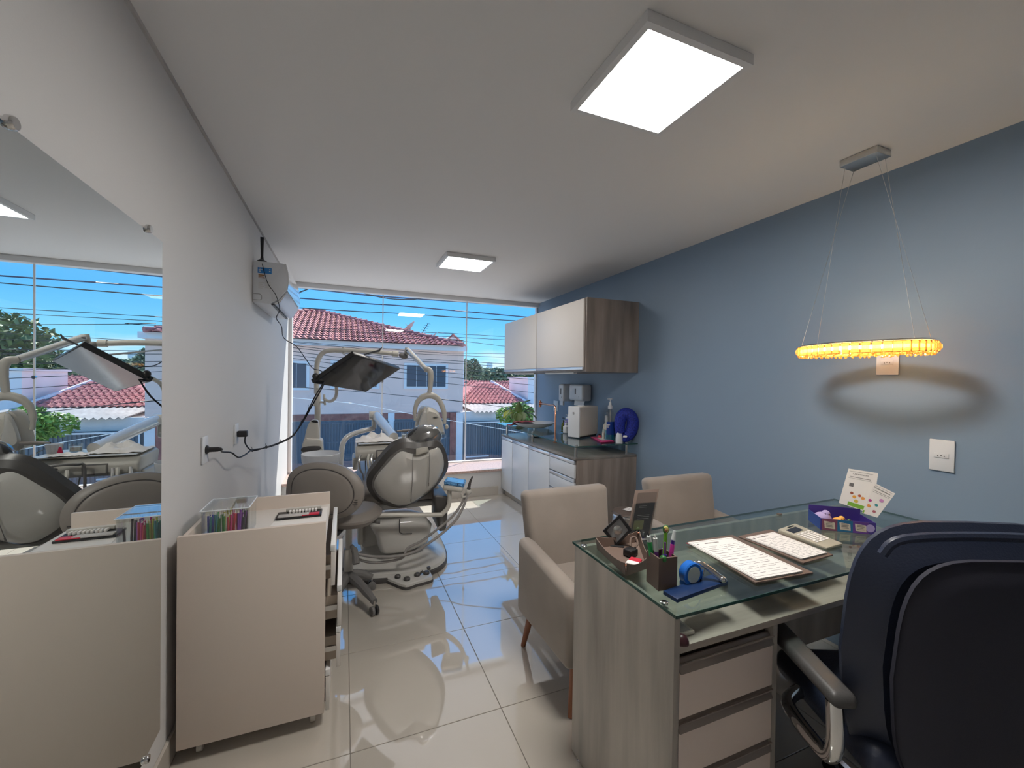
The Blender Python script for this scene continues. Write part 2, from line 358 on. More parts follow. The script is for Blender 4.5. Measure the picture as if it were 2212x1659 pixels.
# hip roof of barrel tiles: front slope with a hip on the right, plus the right slope
def barrel_roof(P0, U, V, nu, lv, pu, pv, clip, par, name='roof_tiles', m='tile'):
    b = bmesh.new(); U = Vector(U).normalized(); V = Vector(V).normalized(); Nn = U.cross(V)
    if Nn.z < 0: Nn = -Nn
    for i in range(nu):
        for j in range(int(lv/pv)):
            u0, v0 = i*pu, j*pv
            lo, hi = clip(v0+pv*.5)
            if u0+pu*.5 < lo or u0+pu*.5 > hi: continue
            rows = []
            for v, lift in ((v0-.03, .045), (v0+pv, 0)):
                rows.append([b.verts.new(Vector(P0)+U*(u0+pu*(k/5))+V*v+Nn*(lift+pu*.38*math.sin(PI*min(1, k/4)) if k < 5 else lift)) for k in range(6)])
            for k in range(5): b.faces.new((rows[0][k], rows[0][k+1], rows[1][k+1], rows[1][k]))
            b.faces.new([rows[0][k] for k in range(5, -1, -1)])
    mb = MB(); mb.bm.free(); mb.bm = b
    return tag(mb.build(name, m, par, 40), kind='stuff')
ridge = at(680, 672, 24.2); eave_y = YH-.75; eave_z = ze+.20
run = ridge.y-eave_y; rise = ridge.z-eave_z; ls = math.hypot(run, rise)
ex = X(1001, 748, eave_y); x0 = 2*ridge.x-ex
V_ = Vector((0, run, rise))
sl = (ex-ridge.x)/ls
MB().face([(x0, eave_y, eave_z), (ex, eave_y, eave_z), tuple(ridge)]).face([(x0, eave_y+2*run, eave_z), (x0, eave_y, eave_z), tuple(ridge)]).face([(ex, eave_y, eave_z), (ex, eave_y+2*run, eave_z), tuple(ridge)]).build('roof_deck', 'tile', ha, 0)
barrel_roof((x0, eave_y, eave_z), (1, 0, 0), V_, int((ex-x0)/.235), ls, .235, .36, lambda v: (sl*v, ex-x0-sl*v), ha)
hipm = MB()
for k in range(26):
    p = Vector((ex, eave_y, eave_z)).lerp(ridge, k/26); q = Vector((ex, eave_y, eave_z)).lerp(ridge, (k+1.25)/26)
    hipm.tube([p+Vector((0, 0, .08)), q+Vector((0, 0, .03))], [.11, .09], 8)
for k in range(26):
    p = Vector((x0, eave_y, eave_z)).lerp(ridge, k/26); q = Vector((x0, eave_y, eave_z)).lerp(ridge, (k+1.25)/26)
    hipm.tube([p+Vector((0, 0, .08)), q+Vector((0, 0, .03))], [.11, .09], 8)
tag(hipm.build('ridge_tiles', 'tile', ha), kind='stuff')
# aerials on the roof
def dish(px, py, y, r, tilt, label):
    c = at(px, py, y); t = thing('satellite_dish', (c.x, c.y, c.z-.7), label, 'satellite dish')
    mx = Matrix.Translation(c) @ Matrix.Rotation(tilt, 4, 'Y') @ Matrix.Rotation(-.15, 4, 'X')
    MB().lathe([(.02, 0), (r*.5, r*.08), (r, r*.3), (r*1.0, r*.32), (r*.5, r*.11), (.02, .02)], mx, 20, caps=False).build('dish', 'fibre', t)
    m = MB(); m.tube([c, c-Vector((0, 0, .9))], .03); m.tube([c, mx @ Vector((0, 0, r*.8))], .015); m.build('mast', 'fibre', t)
    return t
dish(886, 710, 21.2, .42, -.75, 'larger satellite dish on the clay tile roof, nearer the ridge')
dish(938, 727, 20.4, .22, -.8, 'small satellite dish near the right end of the clay tile roof')
c = at(915, 712, 21); t = thing('roof_aerial', (c.x, c.y, c.z-.5), 'thin slanting television aerial between the two satellite dishes', 'aerial')
MB().tube([c+Vector((.22, 0, .32)), c+Vector((-.18, 0, -.35))], .016).build('mast', 'cable', t)
m = MB()
for k in range(4): p = c+Vector((.22-.07*k, 0, .32-.12*k)); m.tube([p+Vector((-.1, .1, .04)), p+Vector((.1, -.1, -.04))], .008, 6)
m.build('crossbar', 'cable', t)
g = thing('gabled_house', (X(970, 740, 31), 32, ZS), 'small pale gable end showing above the clay tile roof', 'house')
a, b_, k = at(955, 748, 31), at(1003, 748, 31), at(978, 724, 31)
MB().hexa([a, a+Vector((0, 2, 0)), b_+Vector((0, 2, 0)), b_], [k+Vector((-.02, 0, 0)), k+Vector((-.02, 2, 0)), k+Vector((.02, 2, 0)), k+Vector((.02, 0, 0))]).box(a.x, b_.x, 31.02, 32.9, ZS, a.z).build('wall', 'whitew', g, 0)
MB().tube([a+Vector((-.1, -.1, 0)), k+Vector((0, -.1, .05)), b_+Vector((.1, -.1, 0))], .09, 6).build('roof_edge', 'tile', g)
# low house to the right
lx0, lx1 = xr+.05, at(1143, 850, 22).x-.1
hb = thing('low_house', ((lx0+lx1)/2, YH+4, ZS), 'single storey grey house with red tiled hip roof and fibre cement porch roof', 'house')
zb = Zz(1050, 889); zg = Zz(1050, 910)
MB().box(lx0, lx1, YH+.1, YH+.35, zg, zb).build('front_wall', 'greyw', hb, 0)
MB().box(lx0, lx1, YH+.35, YH+7, ZS, zb-.05).build('house_body', 'greyw', hb, 0)
gx = thing('sliding_gate', ((lx0+12)/2, YH, ZS), 'wide dark slate sliding gate below the grey wall of the low house', 'gate')
m = MB()
MB().box(lx0+.1, 13, YH+.0, YH+.05, ZS+.06, zg).build('gate_panel', 'gate', gx, 0)
for i in range(int((13-lx0)/.12)): m.box(lx0+.12+i*.12, lx0+.18+i*.12, YH-.03, YH, ZS+.1, zg-.06)
tag(m.build('gate_slat', 'gate', gx, 0), kind='stuff')
m = MB()
for x in (X(1004, 940), X(1075, 940)+1.6): m.box(x, x+.05, YH-.05, YH-.03, ZS+.3, zg-.05)
m.box(X(1004, 940), X(1004, 940)+1.2, YH-.05, YH-.03, ZS+.25, ZS+.31); m.box(X(1004, 940), 13, YH-.05, YH-.03, zg-.08, zg-.02)
m.build('gate_frame', 'whitew', gx, 0)
# corrugated porch roof
b = bmesh.new(); nA = 76; yA, yB, zA, zB_ = YH+.1, YH+2.9, zb, Zz(1050, 871, YH+2.9)
pr = []
for i in range(nA+1):
    x = X(1020, 888)+(lx1-X(1020, 888))*i/nA; dz = .045*math.cos(i*PI/2)
    pr.append((b.verts.new((x, yA-.25, zA+dz)), b.verts.new((x, yB, zB_+dz))))
for p, q in zip(pr, pr[1:]): b.faces.new((p[0], q[0], q[1], p[1]))
mb = MB(); mb.bm.free(); mb.bm = b; mb.build('corrugated_roof', 'fibre', hb, 0)
yE = YH+2.6; zE = Zz(1050, 872, yE); ap = at(1052, 826, 25.5)
ls2 = math.hypot(ap.y-yE, ap.z-zE)
rx0, rx1 = X(985, 870, yE), X(1139, 870, yE)
apl = Vector((ap.x-.5, ap.y, ap.z)); apr = Vector((ap.x+.3, ap.y, ap.z))
MB().face([(rx0, yE, zE), (rx1, yE, zE), tuple(apr), tuple(apl)]).face([(rx1, yE, zE), (rx1, 2*ap.y-yE, zE), tuple(apr)]).face([(rx0, yE, zE), tuple(apl), (rx0, 2*ap.y-yE, zE)]).build('roof_deck', 'tile', hb, 0)
barrel_roof((rx0, yE, zE), (1, 0, 0), (0, ap.y-yE, ap.z-zE), int((rx1-rx0)/.24), ls2, .24, .42, lambda v: ((apl.x-rx0)*v/ls2, (rx1-rx0)-(rx1-apr.x)*v/ls2), hb)
m = MB()
for k in range(24):
    p = Vector((rx1, yE, zE)).lerp(apr, k/24); q = Vector((rx1, yE, zE)).lerp(apr, (k+1.2)/24); m.tube([p+Vector((0, 0, .07)), q+Vector((0, 0, .05))], .09, 6)
tag(m.build('ridge_tiles', 'whitew', hb), kind='stuff')
# second red roof behind, white block
h2 = thing('back_house', (13, 33, ZS), 'red tiled house standing behind the low grey house', 'house')
yq, zq = 30.0, Zz(1120, 852, 30); a2 = at(1120, 824, 33.5)
MB().face([(8.5, yq, zq), (21, yq, zq), (21, a2.y, a2.z), (9.5, a2.y, a2.z)]).build('roof_deck', 'tile', h2, 0)
barrel_roof((8.6, yq, zq), (1, 0, 0), (0, a2.y-yq, a2.z-zq), 48, math.hypot(a2.y-yq, a2.z-zq), .26, .45, lambda v: (0, 99), h2)
MB().box(8.8, 20.8, yq+.3, yq+6, ZS, zq-.02).build('wall', 'whitew', h2, 0)
wb = thing('white_block', (12, 22, ZS), 'plain white rendered block to the right of the red roofs', 'building')
c0 = at(1141, 818, 22.0)
MB().box(c0.x, c0.x+4.2, 22, 25, ZS, c0.z, .02).build('wall', 'whitew', wb, 0)
MB().box(c0.x-.08, c0.x+4.28, 21.9, 25.1, c0.z, c0.z+.1).build('parapet', 'whitew', wb, 0)
tw = at(1060, 783, 160); tb = thing('tower_block', (tw.x, 160, ZS), 'distant grey tower block on the skyline', 'building')
MB().box(tw.x-.8, tw.x+.8, 160, 163, ZS, tw.z).box(tw.x-1.7, tw.x+1.7, 160, 164, ZS, tw.z-3.6).build('wall', 'greyw', tb, 0)
for i in range(6):
    for j in range(3): MB().box(tw.x-1.4+j, tw.x-.9+j, 159.9, 160, tw.z-8+i*.75, tw.z-7.7+i*.75).build('window', 'shut', tb, 0)
# trees
def crown_bm(c, r, n, s, seed, low=.15):
    rd = random.Random(seed); b = bmesh.new(); lob = [(Vector((max(-.7, min(.7, rd.gauss(0, .45))), max(-.6, min(.6, rd.gauss(0, .45))), rd.uniform(-.3, .55))), rd.uniform(.35, .62)) for _ in range(11)]
    for _ in range(n):
        q, R = rd.choice(lob); d = Vector((rd.gauss(0, 1), rd.gauss(0, 1), rd.gauss(0, 1))).normalized()*R*rd.uniform(.75, 1.05)
        p = Vector(c)+Vector(((q+d).x*r[0], (q+d).y*r[1], (q+d).z*r[2]))
        a = Vector((rd.gauss(0, 1), rd.gauss(0, 1), rd.gauss(0, .6))).normalized(); e_ = a.orthogonal().normalized(); e_.rotate(Quaternion(a, rd.uniform(0, 6.28))); L = s*rd.uniform(.7, 1.4)
        b.faces.new([b.verts.new(p-a*L), b.verts.new(p+e_*L*.45), b.verts.new(p+a*L), b.verts.new(p-e_*L*.45)])
    return b
def tree(name, c, r, n, s, label, leaf, seed, trunk=.14, cat='tree', group=None):
    t = thing(name, (c[0], c[1], ZS), label, cat, group)
    mb = MB(); mb.bm.free(); mb.bm = crown_bm(c, r, n, s, seed); tag(mb.build('foliage', leaf, t, 0), kind='stuff')
    m = MB(); base = Vector((c[0], c[1], ZS)); top = Vector(c)+Vector((0, 0, -r[2]*.1))
    m.tube([base, base.lerp(top, .5)+Vector((trunk*.5, 0, 0)), top], [trunk, trunk*.8, trunk*.5], 8, 4)
    rd = random.Random(seed)
    for _ in range(6):
        p = base.lerp(top, rd.uniform(.5, .95)); m.tube([p, p+Vector((rd.uniform(-1, 1)*r[0]*.6, rd.uniform(-1, 1)*r[1]*.6, r[2]*rd.uniform(.2, .6)))], [trunk*.4, trunk*.12], 6)
    m.build('trunk', 'bark', t)
tree('street_shrub', (7.35, 17.0, -.22), (.85, .75, .62), 6500, .07, 'bright green bushy street tree by the slate gate', 'leafl', 3, .09)
tree('broad_tree', (23.6, 43, 2.0), (5.3, 4, 3.7), 8000, .33, 'large dark spreading tree behind the white block', 'leaf', 5, .4)
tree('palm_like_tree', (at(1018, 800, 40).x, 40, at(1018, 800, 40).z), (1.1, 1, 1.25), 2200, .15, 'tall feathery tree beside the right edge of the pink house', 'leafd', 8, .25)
for i, (px, py, y, rw, rh, lb) in enumerate([(1010, 815, 50, 2.2, 1.0, 'beside the pink house corner'), (1040, 816, 60, 3.0, 1.2, 'left of the tower block'), (1074, 814, 70, 3.4, 1.5, 'right of the tower block'), (1105, 816, 80, 4.2, 1.7, 'above the ridge of the low red roof'), (1128, 815, 90, 4.6, 2.0, 'left of the wall cabinet edge'), (1160, 812, 100, 6, 3.0, 'behind the white block')]):
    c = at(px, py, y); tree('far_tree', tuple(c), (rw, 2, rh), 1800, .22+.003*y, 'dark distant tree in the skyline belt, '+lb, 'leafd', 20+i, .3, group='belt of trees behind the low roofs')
# overhead cables
def wire(pts, y, r, label, m='cable', group=None):
    P = [at(a, b_, y) for a, b_ in pts]
    d0 = (P[0]-P[1]).normalized(); d1 = (P[-1]-P[-2]).normalized()
    P = [P[0]+d0*14]+P+[P[-1]+d1*22]
    return tag(MB().tube(P, r, 6, 5).build('overhead_cable', m), label, 'cable', group)
wire([(645, 621), (760, 634), (860, 643), (1010, 653), (1160, 664)], 9, .014, 'topmost blue-black overhead cable just below the window head', 'cableb')
wire([(645, 644), (795, 656), (860, 660), (960, 669), (1062, 678), (1150, 686)], 9.2, .013, 'thick second overhead cable above the red roof', 'cableb')
wire([(645, 665), (760, 672), (880, 678), (1000, 686), (1115, 693)], 9.4, .010, 'third thin overhead cable just above the roof ridge')
c_ = [(646, 632), (661, 626), (676, 621), (700, 621), (760, 626), (800, 637), (840, 645), (880, 647), (915, 643)]
P = [at(a, b_, 8.6) for a, b_ in c_]; tag(MB().tube([P[0]+(P[0]-P[1])*12]+P+[P[-1]+Vector((1.2, 0, .4)), P[-1]+Vector((4, 0, 1.2))], .012, 6, 5).build('overhead_cable', 'cable'), 'black drooping overhead cable dipping from the window head at left', 'cable')
low = [((640, 708), (967, 720), (1090, 727), 12), ((640, 712), (960, 727), (1090, 734), 12), ((640, 722), (990, 736), (1090, 748), 12.5), ((640, 747), (860, 772), (1090, 786), 11), ((640, 752), (880, 778), (1090, 792), 11), ((640, 760), (880, 790), (1090, 806), 11), ((640, 768), (900, 800), (1090, 815), 11.2), ((640, 775), (880, 806), (1090, 826), 11.4),
       ((640, 740), (900, 764), (1090, 772), 13), ((640, 738), (950, 762), (1090, 764), 13.2), ((640, 785), (870, 818), (1000, 832), 11)]
for i, (a, b_, c2, y) in enumerate(sorted(low, key=lambda q: q[1][1])): wire([a, b_, c2], y, .0075, 'thin black cable in the bundle across the houses, %s from the top' % ('uppermost', 'second', 'third', 'fourth', 'fifth', 'sixth', 'seventh', 'eighth', 'ninth', 'tenth', 'lowest')[i], 'cable', 'bundle of thin overhead cables')
wire([(640, 836), (800, 848), (1000, 868), (1095, 880)], 11, .008, 'lone black cable sagging across the plain wall below the house windows')
wire([(620, 858), (765, 872), (905, 897), (1090, 928)], 12, .008, 'white cable slanting down across the brick band of the house', 'alu')
# ================================================================ lights, wall fixtures
def panel(x0, x1, y0, y1, label, w_):
    t = thing('ceiling_light', ((x0+x1)/2, (y0+y1)/2, ZC-.035), label, 'ceiling light', 'square ceiling panels')
    m = MB(); b = .022; z = ZC-.036
    for a in ((x0, x1, y0, y0+b), (x0, x1, y1-b, y1), (x0, x0+b, y0+b, y1-b), (x1-b, x1, y0+b, y1-b)): m.box(*a, z, ZC-.001)
    m.build('frame', 'alu', t, 0)
    MB().box(x0+b, x1-b, y0+b, y1-b, z+.004, z+.012).build('diffuser', emis('panel_light', (1, .95, .89), w_), t, 0)
panel(.805, 1.238, .986, 1.43, 'large square white LED ceiling panel nearest the desk', LAMP_W)
panel(.795, 1.240, 3.505, 3.93, 'square white LED ceiling panel near the window', LAMP_W*.4)
# pendant
pc = Vector((2.26, 1.205, 1.60))
pt = thing('pendant_lamp', (pc.x, pc.y, 1.575), 'crystal ring pendant lamp glowing amber in front of the blue wall', 'pendant lamp')
MB().box(2.215, 2.325, 1.135, 1.29, ZC-.032, ZC-.001, .003).build('canopy', 'steel', pt)
nC = 46; ra, rb = .255, .125
def ring(a):
    k = 2.4; c_, s_ = math.cos(a), math.sin(a)
    r = (abs(c_)**k+abs(s_)**k)**(-1/k)
    wob = 1+.10*math.cos(4*a)
    return Vector((pc.x+rb*r*s_*wob, pc.y+ra*r*c_, 0))
cg = bpy.data.materials.new('amber_crystal'); cg.use_nodes = True; nt = cg.node_tree; nt.nodes.clear()
o_ = N(nt, 'ShaderNodeOutputMaterial'); tr_ = N(nt, 'ShaderNodeBsdfTransparent'); tr_.inputs[0].default_value = (.95, .70, .34, 1); gl_ = N(nt, 'ShaderNodeBsdfGlossy'); gl_.inputs['Roughness'].default_value = .08; gl_.inputs[0].default_value = (1, .86, .6, 1)
tl_ = N(nt, 'ShaderNodeBsdfTranslucent'); tl_.inputs[0].default_value = (.95, .68, .32, 1); m1 = N(nt, 'ShaderNodeMixShader'); m2 = N(nt, 'ShaderNodeMixShader'); m1.inputs[0].default_value = .45; m2.inputs[0].default_value = .3
nt.links.new(tr_.outputs[0], m1.inputs[1]); nt.links.new(tl_.outputs[0], m1.inputs[2]); nt.links.new(m1.outputs[0], m2.inputs[1]); nt.links.new(gl_.outputs[0], m2.inputs[2]); nt.links.new(m2.outputs[0], o_.inputs[0])
MB().tube([ring(2*PI*i/48)+Vector((0, 0, 1.614)) for i in range(48)], .008, 8, closed=True).build('light_strip', emis('warm_strip', (1, .76, .46), 42), pt)
MB().tube([ring(2*PI*i/48)+Vector((0, 0, 1.639)) for i in range(48)], .007, 6, closed=True).build('ring_frame', 'chrome', pt)
cm = None
for i in range(nC):
    a = 2*PI*i/nC; p = ring(a); tan = (ring(a+.02)-ring(a-.02)).normalized(); nor = Vector((tan.y, -tan.x, 0))
    if cm is None:
        b = MB(); w2, h2_ = .0150, .022
        b.hexa([(-w2, .0, -h2_), (w2, 0, -h2_), (w2, 0, h2_), (-w2, 0, h2_)], [(-w2*.3, .010, -h2_*.3), (w2*.3, .010, -h2_*.3), (w2*.3, .010, h2_*.3), (-w2*.3, .010, h2_*.3)])
        bmesh.ops.recalc_face_normals(b.bm, faces=b.bm.faces); cme = bpy.data.meshes.new('crystal'); b.bm.to_mesh(cme); b.bm.free(); cme.materials.append(cg); cm = cme
    for sgn in (1, -1):
        o = bpy.data.objects.new('crystal', cm); C.objects.link(o); o.parent = pt
        mx = fr(p+nor*.014*sgn+Vector((0, 0, 1.612))-WORLD[pt.name], tan*sgn, nor*sgn); o.matrix_local = mx; WORLD[o.name] = WORLD[pt.name]
def ring_off(a, o, z):
    t_ = (ring(a+.02)-ring(a-.02)).normalized(); q = ring(a)+Vector((t_.y, -t_.x, 0))*o; return Vector((q.x, q.y, z))
gold = mat('gold_trim', (.80, .52, .20), .2, metal=1)
b = MB()
for i in range(nC):
    a = 2*PI*(i+.5)/nC; p = ring(a); tan = (ring(a+.02)-ring(a-.02)).normalized(); nor = Vector((tan.y, -tan.x, 0))
    for sgn in (1, -1): q = p+nor*.016*sgn; b.tube([q+Vector((0, 0, 1.589)), q+Vector((0, 0, 1.635))], .0013, 5)
for z in (1.5895, 1.6345):
    for sgn in (1, -1): b.tube([ring_off(2*PI*k/60, .0155*sgn, z) for k in range(60)], .0012, 5, closed=True)
tag(b.build('spacer_bars', gold, pt), kind='stuff')
rd = random.Random(4); b = MB()
for i in range(90):
    p = ring(2*PI*i/90); b.ell((p.x+rd.uniform(-.012, .012), p.y+rd.uniform(-.012, .012), 1.585+rd.uniform(-.003, .003)), (.006, .006, .006), seg=6, rings=4)
tag(b.build('crystal_beads', cg, pt), kind='stuff')
for i, (cx_, cy_) in enumerate([(2.235, 1.15), (2.305, 1.15), (2.235, 1.275), (2.305, 1.275)]):
    a = [.35*PI, .62*PI, -.3*PI, -.7*PI][i]; a = [2.5, .7, -2.5, -.7][i]
    a = {0: 2.6, 1: -2.6+2*PI*0, 2: .5, 3: -.5}[i]
    e_ = ring(a)
    MB().tube([(cx_, cy_, ZC-.03), (e_.x, e_.y, 1.642)], .0008, 5).build('suspension_wire', 'steel', pt)
# outlets
def plate_x(name, x, sgn, y0, y1, z0, z1, label, cat, holes=True, face='white_plate', plug=None, th=.009):
    t = thing(name, (x, (y0+y1)/2, (z0+z1)/2), label, cat)
    xa, xb = (x-th, x-.0005) if sgn < 0 else (x+.0005, x+th)
    MB().box(xa, xb, y0, y1, z0, z1, .003).build('cover_plate', 'whitec', t)
    if holes:
        yc, zc = (y0+y1)/2, (z0+z1)/2; xf = xa if sgn < 0 else xb
        s = MB().box(min(xf, xf+sgn*.003), max(xf, xf+sgn*.003), yc-.026, yc+.026, zc-.011, zc+.011, .002).build('socket', 'whitec', t)
        mm = MB()
        for dy in (-.011, 0, .011): mm.lathe([(.0024, -.001), (.0024, .0004)], fr((xf+sgn*.003, yc+dy, zc-.002+(.003 if dy == 0 else 0)), (0, 1, 0), (0, 0, sgn)), 8)
        mm.build('pin_hole', 'black', s)
    return t
def W4(*q): 
    P = [onx(a, b_, XR) for a, b_ in q]; return min(p.y for p in P), max(p.y for p in P), min(p.z for p in P), max(p.z for p in P)
plate_x('wall_outlet', XR, -1, *W4((2011, 949), (2065, 953), (2063, 1018), (2008, 1013)), 'white wall outlet low on the blue wall beside the leather chair', 'outlet')
q4 = W4((1895, 778), (1943, 779), (1943, 810), (1897, 808)); plate_x('wall_outlet', XR, -1, q4[0], q4[1], q4[2], q4[2]+.125, 'white wall outlet half hidden behind the crystal pendant lamp', 'outlet')
q4 = W4((1197, 866), (1206, 866), (1205, 887), (1197, 887)); plate_x('switch_plate', XR, -1, q4[0], q4[1], q4[2], q4[3], 'white switch plate beside the copper faucet', 'switch')
def V4(*q):
    P = [onx(a, b_, XL) for a, b_ in q]; return min(p.y for p in P), max(p.y for p in P), min(p.z for p in P), max(p.z for p in P)
y0, y1, z0, z1 = V4((434, 945), (447, 943), (434, 1008)); o1 = plate_x('wall_outlet', XL, 1, y0, y0+.08, z1-.125, z1, 'white wall outlet with a round black plug, near the mirror', 'outlet', holes=False)
y0, y1, z0, z1 = V4((505, 917), (516, 913), (505, 962)); o2 = plate_x('wall_outlet', XL, 1, y0, y0+.08, z1-.12, z1, 'white wall outlet with a square black adapter', 'outlet', holes=False)
c1 = WORLD[o1.name]; c2 = WORLD[o2.name]
# power cable with two plugs, tied together up to the monitor
pc_ = thing('power_cord', (c1.x+.01, c1.y, c1.z), 'black power cords tied together from the two wall outlets to the hanging monitor', 'cord')
MB().lathe([(.02, 0), (.02, .006), (.012, .012), (.011, .045), (.006, .06)], fr((XL+.010, c1.y, c1.z), (0, 1, 0), (0, 0, 1)), 14).build('plug', 'black', pc_)
MB().box(XL+.012, XL+.062, c2.y-.02, c2.y+.02, c2.z-.018, c2.z+.018, .004).build('adapter', 'black', pc_)
mon_back = EYE+.84*((Vector((-.2212, 3.4, 1.3961))*.62+Vector((.1825, 4.0061, 1.3109))*.14+Vector((.0621, 3.2485, 1.6111))*.24)-EYE)-Vector((.4142, -.3915, -.8217))*.030
pA = [Vector((XL+.07, c1.y, c1.z))]+[at(*q) for q in ((480, 976, 2.42), (500, 978, 2.5), (515, 988, 2.58), (530, 982, 2.68), (545, 972, 2.8), (575, 967, 2.9), (605, 957, 3.0), (632, 942, 3.05), (655, 910, 3.05), (672, 880, 3.0), (689, 850, 2.92))]+[mon_back+Vector((0, .02, 0))]
pB = [Vector((XL+.05, c2.y, c2.z-.018))]+[at(*q) for q in ((530, 958, 2.86), (545, 973, 2.82), (575, 966, 2.92), (606, 955, 3.02), (634, 939, 3.06), (652, 912, 3.06), (668, 882, 3.0), (682, 854, 2.90))]+[mon_back]
MB().tube(pA, .004, 6, 5).build('cord', 'cable', pc_); MB().tube(pB, .004, 6, 5).build('cord', 'cable', pc_)
for q in pB[2:8]: MB().tube([q+Vector((.006*math.cos(k*.8), .004, .008*math.sin(k*.8))) for k in range(8)], .0022, 5, closed=True).tube([q+Vector((0, 0, .006)), q+Vector((-.004, 0, .022))], .0014, 5).build('cable_tie', 'black', pc_)
# mirror
ml = struct_m = thing('wall_mirror', (XL+.025, 1.2, .239), 'large frameless wall mirror on chrome standoffs, left of the white cart', 'mirror')
nm = Vector((1, .011, 0)).normalized(); tm = Vector((.011, -1, 0)).normalized(); pr_ = Vector((XL+.024, 1.742, 0))
zt, zb_ = 1.893, .236; L = 1.75
def mp_(s, z, d=0): v = pr_+tm*s+nm*d; return Vector((v.x, v.y, z))
MB().hexa([mp_(0, zb_, -.004), mp_(L, zb_, -.004), mp_(L, zb_), mp_(0, zb_)], [mp_(0, zt, -.004), mp_(L, zt, -.004), mp_(L, zt), mp_(0, zt)]).build('mirror_glass', 'mirror', ml, 0)
MB().hexa([mp_(-.001, zb_-.001, -.006), mp_(L, zb_-.001, -.006), mp_(L, zb_-.001, -.0045), mp_(-.001, zb_-.001, -.0045)], [mp_(-.001, zt+.001, -.006), mp_(L, zt+.001, -.006), mp_(L, zt+.001, -.0045), mp_(-.001, zt+.001, -.0045)]).build('backing', 'edge', ml, 0)
for s_, z in ((.115, zt+.006), (.70, zt+.006), (1.3, zt+.006), (.115, zb_-.004), (.70, zb_-.004), (1.3, zb_-.004)):
    q = mp_(s_, z, .006); l_ = q.x-XL
    MB().lathe([(.009, 0), (.009, l_-.012), (.013, l_-.010), (.013, l_-.001), (.011, l_+.002)], fr((XL+.001, q.y, z), (0, 1, 0), (0, 0, 1)), 16).build('standoff', 'chrome', ml)
# air conditioner
W_['acw'] = mat('glossy_white_panel', (.68, .69, .70), .12, coat=.4)
ya, yb = 3.34*1.0, 4.16; za, zb2 = 1.955, 2.245
ac = thing('air_conditioner', (XL+.1, (ya+yb)/2, za), 'white split air conditioner high on the left wall by the window', 'air conditioner')
prof = [(0, 0), (.10, -.005), (.155, .03), (.205, .10), (.212, .16), (.208, .22), (.19, .285), (.175, .288), (0, .288)]
MB().hexa([(XL+.002+x, ya, za+z) for x, z in prof], [(XL+.002+x, yb, za+z) for x, z in prof], .004).build('body', 'whitec', ac)
MB().hexa([(XL+x, ya+.002, za+z) for x, z in ((.206, .10), (.213, .16), (.209, .22), (.193, .285), (.203, .288), (.219, .222), (.222, .16), (.214, .098))], [(XL+x, yb-.002, za+z) for x, z in ((.206, .10), (.213, .16), (.209, .22), (.193, .285), (.203, .288), (.219, .222), (.222, .16), (.214, .098))]).build('front_panel', W_['acw'], ac)
MB().hexa([(XL+x, ya+.02, za+z) for x, z in ((.13, .006), (.16, .028), (.206, .094), (.210, .088), (.168, .014), (.14, -.006))], [(XL+x, yb-.02, za+z) for x, z in ((.13, .006), (.16, .028), (.206, .094), (.210, .088), (.168, .014), (.14, -.006))]).build('air_vane', W_['acw'], ac)
MB().box(XL+.112, XL+.128, ya+.015, yb-.015, za-.0085, za-.002).build('air_slot', 'black', ac, 0)
MB().box(XL+.03, XL+.115, ya-.0016, ya-.0004, za+.205, za+.245).build('label', mat('blue_energy_label', (.03, .20, .52), .4), ac, 0)
m = MB()
for k in range(3): m.box(XL+.036, XL+.05+.012*(k % 2), ya-.0024, ya-.0016, za+.236-.010*k, za+.240-.010*k)
for k in range(2): m.box(XL+.10, XL+.108, ya-.0024, ya-.0016, za+.230-.012*k, za+.236-.012*k)
m.build('label_print', 'paper', ac, 0)
m = MB(); m.box(XL+.035, XL+.07, ya-.0016, ya-.0004, za+.188, za+.196); m.box(XL+.035, XL+.072, ya-.0016, ya-.0004, za+.178, za+.182); m.box(XL+.035, XL+.074, ya-.0016, ya-.0004, za+.170, za+.174); m.build('label_stripe', mat('ochre_print', (.30, .15, .05), .6), ac, 0)
m = MB()
for k in range(4): m.box(XL+.035, XL+.06+.01*(k % 2), ya-.0016, ya-.0004, za+.10+.013*k, za+.103+.013*k); m.box(XL+.075, XL+.11, ya-.0016, ya-.0004, za+.105+.013*k, za+.108+.013*k)
m.build('printed_notes', 'steel', ac, 0)
m = MB(); m.tube([(XL+.006, ya-.001, za+.06), (XL+.045, ya-.001, za+.06), (XL+.055, ya-.001, za+.05), (XL+.055, ya-.001, za+.025), (XL+.045, ya-.001, za+.017), (XL+.006, ya-.001, za+.017)], .0014, 5); m.build('knockout', 'rubber', ac)
# little aerial on top and its cable down to the monitor
an = thing('tv_antenna', (XL+.05, ya+.02, zb2), 'small black television antenna standing on the air conditioner', 'antenna')
az = zb2+.0005
MB().lathe([(.032, 0), (.032, .006), (.012, .018), (.008, .04)], Matrix.Translation((XL+.05, ya+.035, az)), 16).build('foot', 'black', an)
MB().hexa([(XL+.042, ya+.032, az+.035), (XL+.058, ya+.032, az+.035), (XL+.058, ya+.039, az+.035), (XL+.042, ya+.039, az+.035)], [(XL+.038, ya+.032, az+.175), (XL+.061, ya+.032, az+.175), (XL+.061, ya+.039, az+.175), (XL+.038, ya+.039, az+.175)], .002).build('blade', 'black', an)
pth = [Vector((XL+.05, ya+.01, az+.008))]+[at(*q) for q in ((572, 592, 3.322), (580, 615, 3.318), (596, 638, 3.3), (604, 668, 3.26), (597, 687, 3.2), (608, 705, 3.15), (613, 730, 3.1), (640, 748, 3.05), (660, 775, 2.98), (675, 795, 2.92), (690, 800, 2.86), (700, 804, 2.84))]+[None]
def mon(p): return EYE+.84*(Vector(p)-EYE)
